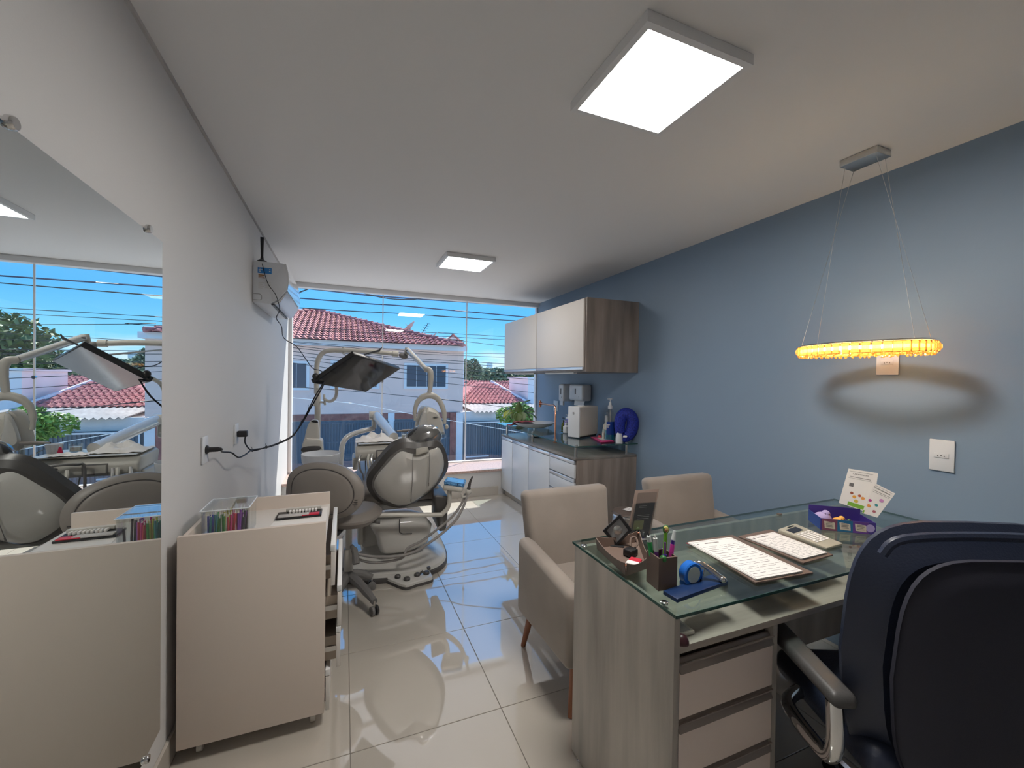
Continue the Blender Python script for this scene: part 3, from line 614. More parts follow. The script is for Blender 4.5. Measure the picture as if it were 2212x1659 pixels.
MONN = Vector((.4142, -.3915, -.8217)); MA, MBq, MD = mon((-.2212, 3.4, 1.3961)), mon((.0621, 3.2485, 1.6111)), mon((.1825, 4.0061, 1.3109))
pth[-1] = MA.lerp(MBq, .32)-MONN*.024
MB().tube(pth, .0026, 6, 6).build('antenna_cable', 'cable', an)
# dispensers on the blue wall
def disp(name, y0, y1, z0, z1, x0, label, flap):
    t = thing(name, (XR, (y0+y1)/2, z0), label, 'dispenser')
    MB().box(x0, XR-.001, y0, y1, z0, z1, .025, 4).build('cover', 'whitec', t)
    ym = (y0+y1)/2; h = z1-z0
    MB().box(x0-.002, x0+.002, ym-.012, ym+.012, z0+h*.4, z0+h*.75, .001).build('level_slot', 'rubber', t)
    MB().lathe([(.007, 0), (.007, .003)], fr((x0+.0005, ym-.02, z0+h*.25), (0, 1, 0), (0, 0, -1)) if False else fr((x0, ym-.07 if y1-y0 > .2 else ym-.02, z0+h*.25), (0, 1, 0), (0, 0, 1)), 10).build('lock', 'black', t)
    if flap:
        MB().hexa([(x0+.03, y0+.03, z0-.06), (x0+.032, y0+.03, z0-.06), (x0+.045, y1-.05, z0-.055), (x0+.043, y1-.05, z0-.055)], [(x0+.06, y0+.04, z0+.01), (x0+.062, y0+.04, z0+.01), (x0+.062, y1-.04, z0+.01), (x0+.06, y1-.04, z0+.01)]).build('paper_towel', 'paper', t, 0)
    else:
        MB().box(x0+.01, x0+.035, y0+.03, y1-.03, z0-.045, z0+.01, .004).build('nozzle', 'whitec', t)
xd = at(1258, 850, 3.94).x
disp('paper_towel_dispenser', 3.94, 4.24, 1.215, 1.40, xd, 'white wide paper towel dispenser with a sheet hanging out', True)
disp('soap_dispenser', 4.33, 4.46, 1.19, 1.40, xd-.02, 'narrow white soap dispenser on the wall beside the towel dispenser', False)
# ================================================================ upper cabinet and base cabinet
ux, uy0, uy1, uz0, uz1 = 1.962, 3.165, 5.15, 1.525, 2.185
uc = thing('wall_cabinet', ((ux+XR)/2, (uy0+uy1)/2, uz0), 'grey oak wall cabinet with two white lift-up doors', 'cabinet')
MB().box(ux+.02, XR-.001, uy0, uy1, uz0, uz1, .002).build('carcass', 'woodc', uc)
ym = uy0+.015+(uy1-uy0-.03)/2
for a, b_ in ((uy0+.024, ym-.006), (ym+.006, uy1-.006)):
    d = MB().box(ux, ux+.018, a, b_, uz0+.045, uz1-.008, .002).build('door', 'white', uc)
    MB().box(ux-.004, ux+.018, a, b_, uz0+.018, uz0+.043, .003).build('handle', 'hand', d)
for a, b_, lab in ((3.45, 4.05, 'nearer'), (4.35, 4.95, 'farther')):
    s = thing('under_cabinet_strip', (ux+.1, (a+b_)/2, uz0-.012), 'slim white strip light under the wall cabinet, the %s one' % lab, 'strip light')
    MB().box(ux+.06, ux+.10, a, b_, uz0-.014, uz0-.001, .002).build('housing', 'alu', s)
    MB().box(ux+.068, ux+.092, a+.01, b_-.01, uz0-.0165, uz0-.014).build('diffuser', 'paper', s)
# base cabinet: front line runs from (1.89,3.165) to (1.835,4.875)
bx0, bx1, by0, by1, bz = 1.89, 1.835, 3.165, YB-.004, .76
def bxf(y): return bx0+(bx1-bx0)*(y-by0)/(by1-by0)
def bbox(mb, d0, d1, ya_, yb_, z0, z1, bev=.0): 
    a = [(bxf(ya_)+d0, ya_), ((bxf(ya_)+d1) if d1 < .3 else XR-.001, ya_), ((bxf(yb_)+d1) if d1 < .3 else XR-.001, yb_), (bxf(yb_)+d0, yb_)]
    return mb.hexa([(x, y, z0) for x, y in a], [(x, y, z1) for x, y in a], bev)
bc = thing('base_cabinet', (2.2, (by0+by1)/2, 0), 'long base cabinet with white doors, drawers and a grey oak end', 'cabinet')
bbox(MB(), .02, .9, by0, by1, .075, bz-.022, .001).build('carcass', 'woodc', bc)
bbox(MB(), -.002, .9, by0-.002, by1, bz-.022, bz, .002).build('worktop', 'woodt', bc)
bbox(MB(), .05, .9, by0+.01, by1-.01, 0, .075).build('toe_kick', 'base', bc)
ys = [by0+.018, onx(1187, 1010, bxf(3.62)).y, onx(1141, 1010, bxf(4.13)).y, onx(1106, 1010, bxf(4.55)).y, by1-.004]
for i in range(3):
    a, b_ = ys[i+1]+.005, ys[i+2]-.005
    d = bbox(MB(), 0, .018, a, b_, .078, bz-.065, .002).build('door', 'whitec', bc)
    bbox(MB(), -.004, .016, a-.003, b_+.003, bz-.060, bz-.026, .003).build('handle', 'hand', d)
a, b_ = ys[0], ys[1]-.003; hh = (bz-.026-.078)/4
for k in range(4):
    z1 = bz-.026-k*hh
    d = bbox(MB(), 0, .018, a, b_, z1-hh+.006, z1-.036, .002).build('drawer', 'whitec', bc)
    bbox(MB(), -.004, .016, a, b_, z1-.033, z1, .003).build('handle', 'hand', d)
# glass shelf on steel posts
gz = .858
gs = thing('glass_worktop', (2.2, 4.1, bz), 'clear glass top raised on steel posts above the long base cabinet', 'glass top')
MB().hexa([(1.875, 3.15, gz), (XR-.002, 3.15, gz), (XR-.002, 5.16, gz), (1.862, 5.16, gz)], [(1.875, 3.15, gz+.008), (XR-.002, 3.15, gz+.008), (XR-.002, 5.16, gz+.008), (1.862, 5.16, gz+.008)]).build('glass_pane', 'dglass', gs, 0)
MB().box(1.874, XR-.002, 3.1485, 3.1498, gz, gz+.008).build('glass_edge', 'gedge', gs, 0)
MB().hexa([(1.8735, 3.15, gz), (1.8748, 3.15, gz), (1.8618, 5.16, gz), (1.8605, 5.16, gz)], [(1.8735, 3.15, gz+.008), (1.8748, 3.15, gz+.008), (1.8618, 5.16, gz+.008), (1.8605, 5.16, gz+.008)]).build('glass_edge', 'gedge', gs, 0)
for x, y in ((1.915, 3.20), (2.46, 3.20), (1.93, 4.15), (1.89, 4.83), (2.46, 4.83)):
    MB().lathe([(.012, 0), (.012, gz-bz)], Matrix.Translation((x, y, bz)), 14).lathe([(.014, 0), (.014, .006), (.01, .009)], Matrix.Translation((x, y, gz+.008)), 14).build('post', 'steel', gs)
GT = gz+.0085
# sink, faucet
sk = thing('vessel_sink', (2.13, 4.52, GT), 'shallow oval white basin standing on the glass top', 'sink')
MB().lathe([(.05, 0), (.12, .004), (.20, .025), (.255, .062), (.262, .066), (.25, .066), (.19, .032), (.1, .014), (.02, .012)], Matrix.Translation((2.13, 4.52, GT)), 36, .98, .78).build('basin', 'whitec', sk)
MB().lathe([(.02, 0), (.02, .003), (.012, .005)], Matrix.Translation((2.13, 4.52, GT+.0115)), 14).build('drain', 'chrome', sk)
MB().lathe([(.05, .0), (.09, .012), (.1, .05), (.03, .0695)], Matrix.Translation((2.13, 4.52, bz+.002)), 20).build('trap_cup', 'whitec', sk)
fc = thing('faucet', (2.145, 4.03, bz), 'tall square bent copper faucet over the white basin', 'faucet')
MB().tube([(2.145, 4.03, bz+.001), (2.145, 4.03, 1.13), (2.145, 4.05, 1.158), (2.145, 4.08, 1.166), (2.145, 4.42, 1.166)], .0105, 12).build('spout_pipe', 'copper', fc)
MB().lathe([(.022, 0), (.022, .012)], fr((2.145, 4.415, 1.166), (1, 0, 0), (0, 0, 1)), 16).tube([(2.145, 4.42, 1.20), (2.145, 4.42, 1.125)], .013, 12).build('outlet_head', 'copper', fc)
MB().lathe([(.022, 0), (.022, .012), (.012, .016)], Matrix.Translation((2.145, 4.03, bz+.001)), 16).build('base_flange', 'copper', fc)
cl = MB(); pts = [[Vector((1.89+.26*i/8, 4.57+.3*j/8, 0)) for j in range(9)] for i in range(9)]
vs = [[None]*9 for _ in range(9)]
for i in range(9):
    for j in range(9):
        x, y = pts[i][j].x, pts[i][j].y; r = math.hypot((x-2.13)/.257, (y-4.52)/.204)
        z = GT+.069 if r < 1.02 else GT+.069-min(.058, (r-1.02)*.22)
        vs[i][j] = cl.bm.verts.new((x, y, z+.003*math.sin(i*1.7+j)))
for i in range(8):
    for j in range(8): cl.bm.faces.new((vs[i][j], vs[i+1][j], vs[i+1][j+1], vs[i][j+1]))
o = cl.build('dish_cloth', mat('dusty_red_cloth', (.42, .10, .12), .9), None, 80)
md = o.modifiers.new('thick', 'SOLIDIFY'); md.thickness = .003; md.offset = 1
tag(o, 'dusty red cloth lying over the left rim of the white basin', 'cloth')
# ================================================================ desk and what stands around it
dx0, dxi, dy0, dy1, dz = .836, .857, .868, 1.395, .808
dk = thing('desk', (1.6, 1.13, 0), 'grey oak desk with a drawer stack at its left end', 'desk')
MB().box(dx0, dxi, dy0, dy1, .006, dz, .0015).build('side_panel', 'wood', dk)
MB().box(dxi, XR-.001, dy0+.004, dy1-.02, .70, .72, .001).build('work_surface', 'woodh', dk)
MB().box(dxi, XR-.001, dy1-.02, dy1, .12, dz-.004, .001).build('back_panel', 'wood', dk)
MB().box(1.232, 1.252, dy0+.004, dy1-.02, .02, .70, .001).build('drawer_side', 'wood', dk)
MB().box(dxi, 1.232, dy0+.03, dy1-.02, .03, .695).build('drawer_box', 'edge', dk, 0)
zt_ = .682
for k in range(4):
    z1 = zt_-k*.165; z0 = max(.03, z1-.163)
    d = MB().box(dxi+.003, 1.229, dy0+.002, dy0+.022, z0, z1-.037, .0015).build('drawer', mat('warm_white_front', (.84, .71, .63), .45) if k == 0 else W_['wf'], dk)
    if k == 0: W_['wf'] = d.data.materials[0]
    MB().hexa([(dxi+.003, dy0-.004, z1-.036), (1.229, dy0-.004, z1-.036), (1.229, dy0+.022, z1-.036), (dxi+.003, dy0+.022, z1-.036)], [(dxi+.003, dy0+.016, z1-.004), (1.229, dy0+.016, z1-.004), (1.229, dy0+.022, z1-.004), (dxi+.003, dy0+.022, z1-.004)], .002).box(dxi+.003, 1.229, dy0-.003, dy0+.003, z1-.012, z1-.008).build('handle', mat('bronze_profile', (.30, .25, .22), .35, metal=.3) if k == 0 else W_['wh'], d)
    if k == 0: W_['wh'] = bpy.data.materials['bronze_profile']
for y in (dy0+.03, dy1-.05): MB().lathe([(.014, 0), (.014, .004), (.008, .008)], Matrix.Translation((dx0+.0105, y, 0)), 12).build('glide', 'chrome', dk)
DG0, DG = .8100, .8185
gt = thing('desk_glass', (1.65, 1.13, DG0), 'thick greenish glass sheet covering the grey oak desk', 'glass top')
gx1 = 2.50
def gq(z, e0=0): return [(dx0-.004, .858, z), (gx1, .858, z), (gx1, 1.44, z), (dx0-.004, 1.405, z)]
MB().hexa(gq(DG0), gq(DG)).build('glass_pane', 'dglass', gt, 0)
m = MB(); q0, q1 = gq(DG0), gq(DG)
for i in range(4):
    a, b_ = Vector(q0[i]), Vector(q0[(i+1) % 4]); n_ = Vector(((b_-a).y, -(b_-a).x, 0)).normalized()*.0012; h_ = Vector((0, 0, DG-DG0))
    m.hexa([a, b_, b_+n_, a+n_], [a+h_, b_+h_, b_+n_+h_, a+n_+h_])
m.build('glass_edge', 'gedge', gt, 0)
for px, py in ((1435, 1303), (1262, 1180)):
    p = onz(px, py, DG); MB().lathe([(.011, -.0001), (.011, .004), (.008, .006)], Matrix.Translation((p.x, p.y, DG)), 16).build('fixing_cap', 'chrome', gt)
p = onz(1682, 1112, DG); MB().box(p.x-.01, p.x+.01, p.y-.012, p.y+.004, DG+.0002, DG+.008, .002).build('edge_clip', 'edge', gt)
# pen holder and pens
D1 = DG+.0005
A_, B_, C_ = onz(1385, 1250, D1), onz(1422, 1277, D1), onz(1461, 1272, D1)
ux_ = (C_-B_).normalized(); wv = .064; vx_ = Vector((-ux_.y, ux_.x, 0)); hh_ = .098
ph = thing('pen_holder', tuple(B_+ux_*wv/2+vx_*wv/2), 'square brown leatherette pen holder on the glass desk top', 'pen holder')
def sq(o, w, z, e=0): return [o+ux_*e+vx_*e+Vector((0, 0, z)), o+ux_*(w-e)+vx_*e+Vector((0, 0, z)), o+ux_*(w-e)+vx_*(w-e)+Vector((0, 0, z)), o+ux_*e+vx_*(w-e)+Vector((0, 0, z))]
b = MB(); o1_, o2_, i1_, i2_ = sq(B_, wv, 0), sq(B_, wv, hh_), sq(B_, wv, .006, .004), sq(B_, wv, hh_, .004)
for i in range(4):
    j = (i+1) % 4; b.face([o1_[i], o1_[j], o2_[j], o2_[i]]); b.face([i1_[i], i1_[j], i2_[j], i2_[i]]); b.face([o2_[i], o2_[j], i2_[j], i2_[i]])
b.face(o1_); b.face(i1_); bmesh.ops.remove_doubles(b.bm, verts=b.bm.verts, dist=.0001); b.build('cup', 'brownl', ph)
cc = B_+ux_*wv/2+vx_*wv/2
def pen(u, v, tipu, tipv, L, parts, name, label):
    a = cc+ux_*u+vx_*v+Vector((0, 0, .010)); d = (ux_*tipu+vx_*tipv+Vector((0, 0, .1))).normalized()
    t = thing(name, tuple(a), label, 'pen', 'pens in the brown holder'); z = 0
    for nm_, m_, l_, r1, r2 in parts:
        MB().tube([a+d*z*L, a+d*(z+l_)*L], [r1, r2], 10).build(nm_, m_, t); z += l_
    return a+d*L, t
W_['cap'] = mat('frosted_cap', (.62, .66, .66), .25)
pm = mat('purple_barrel', (.24, .05, .36), .3); gm = mat('green_barrel', (.02, .36, .09), .3); hp = mat('hot_pink', (.72, .05, .42), .3); vi = mat('violet_ink', (.08, .03, .42), .3)
pen(-.016, .010, -.012, .010, .150, [('barrel', gm, .80, 0.0070, 0.0076), ('clear_cap', 'cap', .12, 0.0076, 0.0068), ('tip', 'black', .08, .003, .0012)], 'gel_pen', 'green gel pen with clear cap, leftmost in the brown holder')
pen(-.012, -.004, -.006, .008, .145, [('barrel', pm, .66, 0.0062, 0.0068), ('clear_cap', 'cap', .27, 0.0076, 0.0068), ('tip', 'paper', .07, .003, .0012)], 'gel_pen', 'purple gel pen with clear cap beside the green one')
pen(.003, -.012, .002, .004, .125, [('barrel', vi, .7, 0.0062, 0.0065), ('button', pm, .3, .0030, .0026)], 'ballpoint_pen', 'short violet ballpoint pen beside the avocado pen')
pen(.010, .010, .006, .003, .128, [('barrel', pm, .75, 0.0062, 0.0065), ('button', 'steel', .25, .0028, .0026)], 'ballpoint_pen', 'short purple ballpoint pen with steel button, second from right')
pen(.012, -.012, .022, .010, .158, [('barrel', hp, .74, 0.0065, 0.0068), ('grip', vi, .08, .0052, .0052), ('clear_cap', 'cap', .18, 0.0076, 0.0043)], 'gel_pen', 'hot pink striped gel pen with clear cap, rightmost in the holder')
e_, t = pen(-.006, -.014, .014, .012, .162, [('barrel', mat('lime_barrel', (.20, .58, .03), .35), 1.0, 0.0057, 0.0054)], 'avocado_pen', 'lime green pen topped with an avocado half')
MB().ell(e_, (.011, .008, .014)).build('avocado_skin', mat('avocado_green', (.03, .13, .02), .5), t)
vd = (EYE-e_).normalized(); mxv = fr(e_+vd*.0062, vd.cross(Vector((0, 0, 1))), Vector((0, 0, 1)))
MB().ell(e_+vd*.0055, (.008, .0105, .0042), mxv.to_3x3()).build('avocado_flesh', mat('avocado_flesh', (.78, .68, .22), .5), t)
MB().ell(e_+vd*.009-Vector((0, 0, .003)), (.0046, .0046, .0034), mxv.to_3x3()).build('avocado_stone', 'legw', t)
MB().ell(cc+ux_*-.012+vx_*-.024+Vector((0, 0, .092)), (.011, .011, .011)).build('pen_bulb', mat('bottle_green', (.02, .13, .03), .4), t)
# blue notebook lying on the glass
nb = [onz(*q, D1) for q in ((1432, 1284), (1463, 1303), (1573, 1263), (1543, 1246))]
t = thing('notebook', tuple(nb[0]), 'flat navy blue box lying on the glass in front of the tape dispenser', 'box')
hz_ = Vector((0, 0, .012)); MB().hexa(nb, [p+hz_ for p in nb], .002).build('cover', 'navy', t)
mid = (nb[1]+nb[2])/2*.45+(nb[0]+nb[3])/2*.55
# tape dispenser
c_ = onz(1492, 1262, D1); t = thing('tape_dispenser', tuple(c_), 'translucent blue desk tape dispenser beside the brown pen holder', 'tape dispenser')
tz = Vector((0, 0, 1)); dv_ = (onz(1520, 1250, D1)-onz(1470, 1262, D1)).normalized(); tn = dv_.cross(tz)
mxT = fr(c_+tz*.036-dv_*.003, dv_, tz)
MB().lathe([(.012, -.014), (.033, -.014), (.036, -.010), (.036, .010), (.033, .014), (.012, .014)], mxT, 28).build('drum', 'tape', t)
MB().lathe([(.016, -.0155), (.025, -.0155), (.025, .0155), (.016, .0155)], mxT, 24).build('tape_roll', mat('pale_tape', (.55, .62, .55), .3), t)
p0 = c_-dv_*.034
MB().hexa([p0-tn*.015, p0+dv_*.075-tn*.015, p0+dv_*.075+tn*.015, p0+tn*.015], [p0-tn*.013+tz*.016, p0+dv_*.085-tn*.013+tz*.010, p0+dv_*.085+tn*.013+tz*.010, p0+tn*.013+tz*.016], .004).build('foot', 'tape', t)
MB().hexa([p0+dv_*.062-tn*.014, p0+dv_*.067-tn*.014, p0+dv_*.067+tn*.014, p0+dv_*.062+tn*.014], [p0+dv_*.072-tn*.014+tz*.044, p0+dv_*.077-tn*.014+tz*.044, p0+dv_*.077+tn*.014+tz*.044, p0+dv_*.072+tn*.014+tz*.044], .001).build('cutter', 'chrome', t)
# chrome staple remover / punch
c_ = onz(1526, 1258, D1); t = thing('hole_punch', tuple(c_), 'small chrome hole punch lying beside the blue tape dispenser', 'hole punch')
d2 = (onz(1555, 1250, D1)-onz(1505, 1240, D1)).normalized(); n2_ = d2.cross(tz); mp2 = fr(c_, d2, tz.cross(d2))
MB().box(-.042, .040, -.014, .014, 0, .008, .003, mx=mp2).build('base', 'chrome', t)
MB().box(-.034, -.018, -.017, .017, .008, .050, .004, mx=mp2).build('body', 'steel', t)
MB().tube([c_-d2*.034+tz*.050, c_-d2*.02+tz*.056, c_+d2*.004+tz*.046, c_+d2*.030+tz*.030, c_+d2*.046+tz*.020], .009, 12, 5).build('lever', 'chrome', t)
MB().ell(c_+d2*.044+tz*.020, (.013, .013, .010)).build('thumb_rest', 'chrome', t)
# clipboards with forms
def board(bq, pq, n, lab, lab2, heading, redtop):
    P = [onz(*q, D1) for q in bq]; t = thing('clipboard', tuple(P[0]), lab, 'clipboard'); h = Vector((0, 0, .006))
    MB().hexa(P, [p+h for p in P], .0015).build('board', 'brownl', t)
    Q = [onz(*q, D1+.0125) for q in pq]; z0 = D1+.0065
    t2 = thing('form_pad', (Q[0].x, Q[0].y, z0), lab2, 'form')
    k = 5
    for i in range(k):
        s = .0015*math.sin(i*2.1); o = Vector((s, -s, 0)); a = [Vector((p.x, p.y, z0+.0012*i))+o for p in Q]
        MB().hexa(a, [p+Vector((0, 0, .0011)) for p in a]).build('sheet', 'paper', t2, 0)
    z = z0+.0012*k
    T = [Vector((p.x, p.y, z)) for p in Q]             # 0 far left, 1 far right, 2 near right, 3 near left
    def uv(u, v): return (T[0]*(1-u)+T[1]*u)*(1-v)+(T[3]*(1-u)+T[2]*u)*v
    m = MB(); rd = random.Random(n)
    def bar(u0, u1, v, w): 
        a = [uv(u0, v), uv(u1, v), uv(u1, v+w), uv(u0, v+w)]; m.hexa(a, [p+Vector((0, 0, .0002)) for p in a])
    bar(.04, .96, .035, .003); bar(.04, .96, .965, .003)
    for u in (.04, .96): a = [uv(u, .035), uv(u+.004, .035), uv(u+.004, .965), uv(u, .965)]; m.hexa(a, [p+Vector((0, 0, .0002)) for p in a])
    v = .19
    while v < .93:
        u = .09
        while u < .85:
            l = rd.uniform(.06, .3); bar(u, min(.92, u+l), v, rd.choice((.004, .004, .007))); u += l+rd.uniform(.02, .12)
        v += rd.choice((.035, .045, .06))
    tag(m.build('print_lines', 'ink', t2, 0), kind='stuff')
    text(heading, .0105, fr(uv(.42, .10)+Vector((0, 0, .0004)), T[1]-T[0], T[0]-T[3]), 'ink', t2)
    MB().lathe([(.005, 0), (.005, .0003)], Matrix.Translation(uv(.10, .105)), 10).build('emblem', 'ink', t2)
    if redtop:
        a = [uv(-.01, -.03), uv(.95, -.03), uv(.95, .03), uv(-.01, .03)]; a = [Vector((p.x, p.y, D1+.0063)) for p in a]
        MB().hexa(a, [p+Vector((0, 0, .0002)) for p in a]).build('red_sheet', 'red', t2, 0)
board(((1485, 1172), (1582, 1158), (1757, 1240), (1632, 1262)), ((1486, 1171), (1577, 1160), (1733, 1233), (1634, 1250)), 1, 'brown clipboard nearer the pens, under the larger form pad', 'printed form pad with a red sheet at its top edge', 'RECEITUÁRIO', True)
board(((1594, 1161), (1664, 1146), (1800, 1201), (1736, 1219)), ((1612, 1160), (1670, 1149), (1786, 1193), (1732, 1206)), 2, 'brown clipboard nearer the calculator, under the second form pad', 'printed form pad with curled corners beside the calculator', 'ORÇAMENTO', False)
# calculator
Q = [onz(*q, D1+.012) for q in ((1680, 1148), (1717, 1135), (1821, 1172), (1786, 1182))]
t = thing('calculator', tuple(Q[0]), 'beige desk calculator with pale keys beside the toy box', 'calculator')
lo = [Vector((p.x, p.y, D1)) for p in Q]; MB().hexa(lo, [lo[0]+Vector((0, 0, .022)), lo[1]+Vector((0, 0, .022)), lo[2]+Vector((0, 0, .010)), lo[3]+Vector((0, 0, .010))], .004).build('case', mat('beige_case', (.42, .39, .31), .4), t)
def cu(u, v, dz_=0): 
    p = (lo[0]*(1-v)+lo[1]*v)*(1-u)+(lo[3]*(1-v)+lo[2]*v)*u; return p+Vector((0, 0, .022-.012*u+.0004+dz_))
def cbox(mb, u0, u1, v0, v1, h):
    a = [cu(u0, v0), cu(u1, v0), cu(u1, v1), cu(u0, v1)]; return mb.hexa(a, [p+Vector((0, 0, h)) for p in a])
cbox(MB(), .12, .30, .14, .72, .0006).build('display', 'screen', t, 0); cbox(MB(), .05, .09, .4, .75, .0006).build('solar_cell', 'black', t, 0)
for i in range(7):
    for j in range(4): cbox(MB(), .36+.062*i, .36+.062*i+.048, .12+.2*j, .12+.2*j+.15, .002).build('key', 'paper', t, 0)
# toy tray with leaflets
D2 = D1
fl_, fr_, bl_ = onz(1772, 1144, D2), onz(1892, 1156, D2), onz(1738, 1124, D2)
ax = (fr_-fl_); wx = ax.length; ax.normalize(); ay = Vector((-ax.y, ax.x, 0)); dp = .13
bx = thing('toy_box', tuple(fl_+ax*wx/2+ay*dp/2), 'purple printed display tray of soft toys on the desk by the wall', 'display box')
mxB = fr(fl_, ax, ay)
MB().box(0, wx, 0, .002, 0, .05, mx=mxB).build('front_panel', 'purple', bx, 0); MB().box(0, wx, dp-.002, dp, 0, .072, mx=mxB).build('back_panel', 'purple', bx, 0)
MB().box(0, .002, .002, dp-.002, 0, .05, mx=mxB).build('side_panel', mat('blue_card', (.03, .07, .26), .45), bx, 0); MB().box(wx-.002, wx, .002, dp-.002, 0, .05, mx=mxB).build('side_panel', 'purple', bx, 0)
MB().box(.002, wx-.002, .002, dp-.002, 0, .002, mx=mxB).build('bottom', 'purple', bx, 0)
for k, (a, col) in enumerate(((.06, (.22, .07, .12)), (.34, (.02, .14, .28)), (.62, (.13, .05, .26)))):
    x0_ = wx*a
    MB().box(x0_-.006, x0_+wx*.25, -.0006, 0, .001, .049, mx=mxB).build('colour_field', mat('card_field', col, .5), bx, 0)
    s = MB().hexa([mxB @ Vector(q) for q in ((x0_+.004, -.0012, .010), (x0_+.042, -.0012, .008), (x0_+.042, -.0007, .008), (x0_+.004, -.0007, .010))], [mxB @ Vector(q) for q in ((x0_+.001, -.0012, .040), (x0_+.040, -.0012, .036), (x0_+.040, -.0007, .036), (x0_+.001, -.0007, .040))], .0002).build('cream_label', mat('cream_label', (.66, .56, .45), .6), bx, 0)
    m = MB()
    for j in range(4): m.box(x0_+.008, x0_+.035-.004*(j % 2), -.0017, -.0013, .016+.006*j, .018+.006*j, mx=mxB)
    m.build('label_print', 'ink', s, 0)
MB().lathe([(.016, 0), (.016, .0006)], fr(mxB @ Vector((wx*.9, -.0002, .026)), ax, tz), 18).build('printed_blob', 'lav', bx)
for j, (sx_, sz_, r_, m_, lb) in enumerate(((.036, .026, .033, 'lav', 'lavender soft squeeze toy at the left of the purple tray'), (.088, .018, .026, 'orange', 'orange soft squeeze toy in the middle of the purple tray'), (.055, .014, .016, 'orange', 'small orange soft toy in the front of the purple tray'), (.128, .016, .018, 'green', 'dark green soft toy at the right of the purple tray'))):
    yy = (.08, .055, .028, .075)[j]; c_ = mxB @ Vector((sx_, yy, .0025+r_*.8))
    tt = thing('soft_toy', tuple(c_-tz*r_*.8), lb, 'toy', 'soft toys in the purple tray')
    MB().ell(c_, (r_*1.15, r_, r_*.8)).build('body', m_, tt); MB().ell(c_+tz*r_*.6+ax*r_*.4, (r_*.55, r_*.5, r_*.5)).build('head', m_, tt)
    for s_ in (-1, 1): MB().ell(c_+tz*r_*.7+ax*(r_*.4+s_*r_*.22)-ay*r_*.45, (.002, .002, .003)).build('eye', 'black', tt)
def leaflet(q, n0, lab, bars, dots, strip, head):
    # q: corners top left, top right, bottom right, bottom left in the picture, on a leaning plane
    c_ = onz(*q[4], D2); pn = Vector(n0).normalized(); P = [onp(*k, c_, pn) for k in q[:4]]
    t = thing('leaflet', tuple((P[2]+P[3])/2), lab, 'leaflet'); th_ = -pn*.0012
    MB().hexa([P[3], P[2], P[2]+th_, P[3]+th_], [P[0], P[1], P[1]+th_, P[0]+th_]).build('card', 'paper', t, 0)
    f = pn*.0006
    def uv(u, v): return (P[0]*(1-u)+P[1]*u)*(1-v)+(P[3]*(1-u)+P[2]*u)*v+f
    def pat(nm, m_, u0, u1, v0, v1, k=1): 
        a = [uv(u0, v1), uv(u1, v1), uv(u1, v0), uv(u0, v0)]; MB().hexa([a[0]-f*.5, a[1]-f*.5, a[1], a[0]], [a[3]-f*.5, a[2]-f*.5, a[2], a[3]]).build(nm, m_, t, 0)
    for u0, u1, v0, v1 in bars: pat('print_line', 'ink', u0, u1, v0, v1)
    for u, v, r_, col in dots:
        mxd = fr(uv(u, v)-f*.3, P[1]-P[0], P[0]-P[3]); MB().lathe([(r_, 0), (r_, .0004)], mxd, 14).build('printed_spot', mat('print_colour', col, .6), t)
    pat('green_foot', mat('leaf_green_card', (.20, .42, .05), .5), strip[0], strip[1], strip[2], strip[3])
    text(head, .011 if len(head) < 14 else .009, fr(uv(.45, .115), P[1]-P[0], P[0]-P[3]), 'ink', t)
# frontal normals that lean back
leaflet([(1833, 1012), (1897, 1022), (1884, 1110), (1812, 1086), (1850, 1128)], (-.75, -.62, .22), 'taller white printed leaflet standing at the back of the purple tray', [(.06, .85, .055, .062), (.12, .80, .20, .212), (.08, .84, .245, .25), (.16, .30, .38, .47)], [(.30, .64, .006, (.30, .08, .04)), (.40, .72, .007, (.75, .35, .05)), (.55, .66, .006, (.45, .12, .06)), (.66, .70, .007, (.70, .30, .08)), (.48, .82, .008, (.60, .45, .08))], (.25, .75, .88, .98), 'Clareamento')
leaflet([(1889, 1043), (1934, 1066), (1895, 1118), (1862, 1108), (1880, 1138)], (-.62, -.72, .30), 'shorter folded leaflet with colour prints leaning in front of the taller leaflet', [(.08, .95, .055, .062), (.08, .92, .20, .212), (.08, .90, .25, .258)], [(.14, .55, .006, (.45, .05, .25)), (.20, .72, .007, (.70, .30, .08)), (.66, .42, .008, (.55, .25, .50)), (.55, .62, .006, (.05, .30, .32)), (.62, .84, .006, (.40, .12, .15))], (.0, .1, .9, .99), 'Dentes saudáveis')
# leather valet tray with bits, frame, card stand
Tc = [onz(*q, D1) for q in ((1290, 1186), (1352, 1244), (1398, 1228), (1378, 1172))]
tr = thing('valet_tray', tuple(sum(Tc, Vector())/4), 'brown leatherette tray with snapped corners behind the pen holder', 'tray')
hz_ = Vector((0, 0, .003)); MB().hexa(Tc, [p+hz_ for p in Tc]).build('base', 'brownl', tr, 0)
for i in range(4):
    a, b_ = Tc[i], Tc[(i+1) % 4]; cen = sum(Tc, Vector())/4; o_ = ((a+b_)/2-cen); o_.z = 0; o_.normalize()
    L_ = 8; pts = []
    for k in range(L_+1):
        s = k/L_; h = .030+.014*(abs(2*s-1)**2); pts.append((a.lerp(b_, s)+o_*.001, a.lerp(b_, s)+o_*.008+tz*h))
    m = MB()
    for (p, q), (p2, q2) in zip(pts, pts[1:]): m.hexa([p, p2, p2-o_*.003, p-o_*.003], [q, q2, q2-o_*.003, q-o_*.003])
    m.build('side', 'brownl', tr)
    MB().ell(a+(a-cen).normalized()*.003+tz*.036, (.004, .004, .004), seg=10, rings=6).build('snap', 'copper', tr)
cen = sum(Tc, Vector())/4
t = thing('sweet_packet', tuple(cen-tz*0+Vector((-.02, -.04, .0035))), 'red and white packet lying in the brown tray', 'packet')
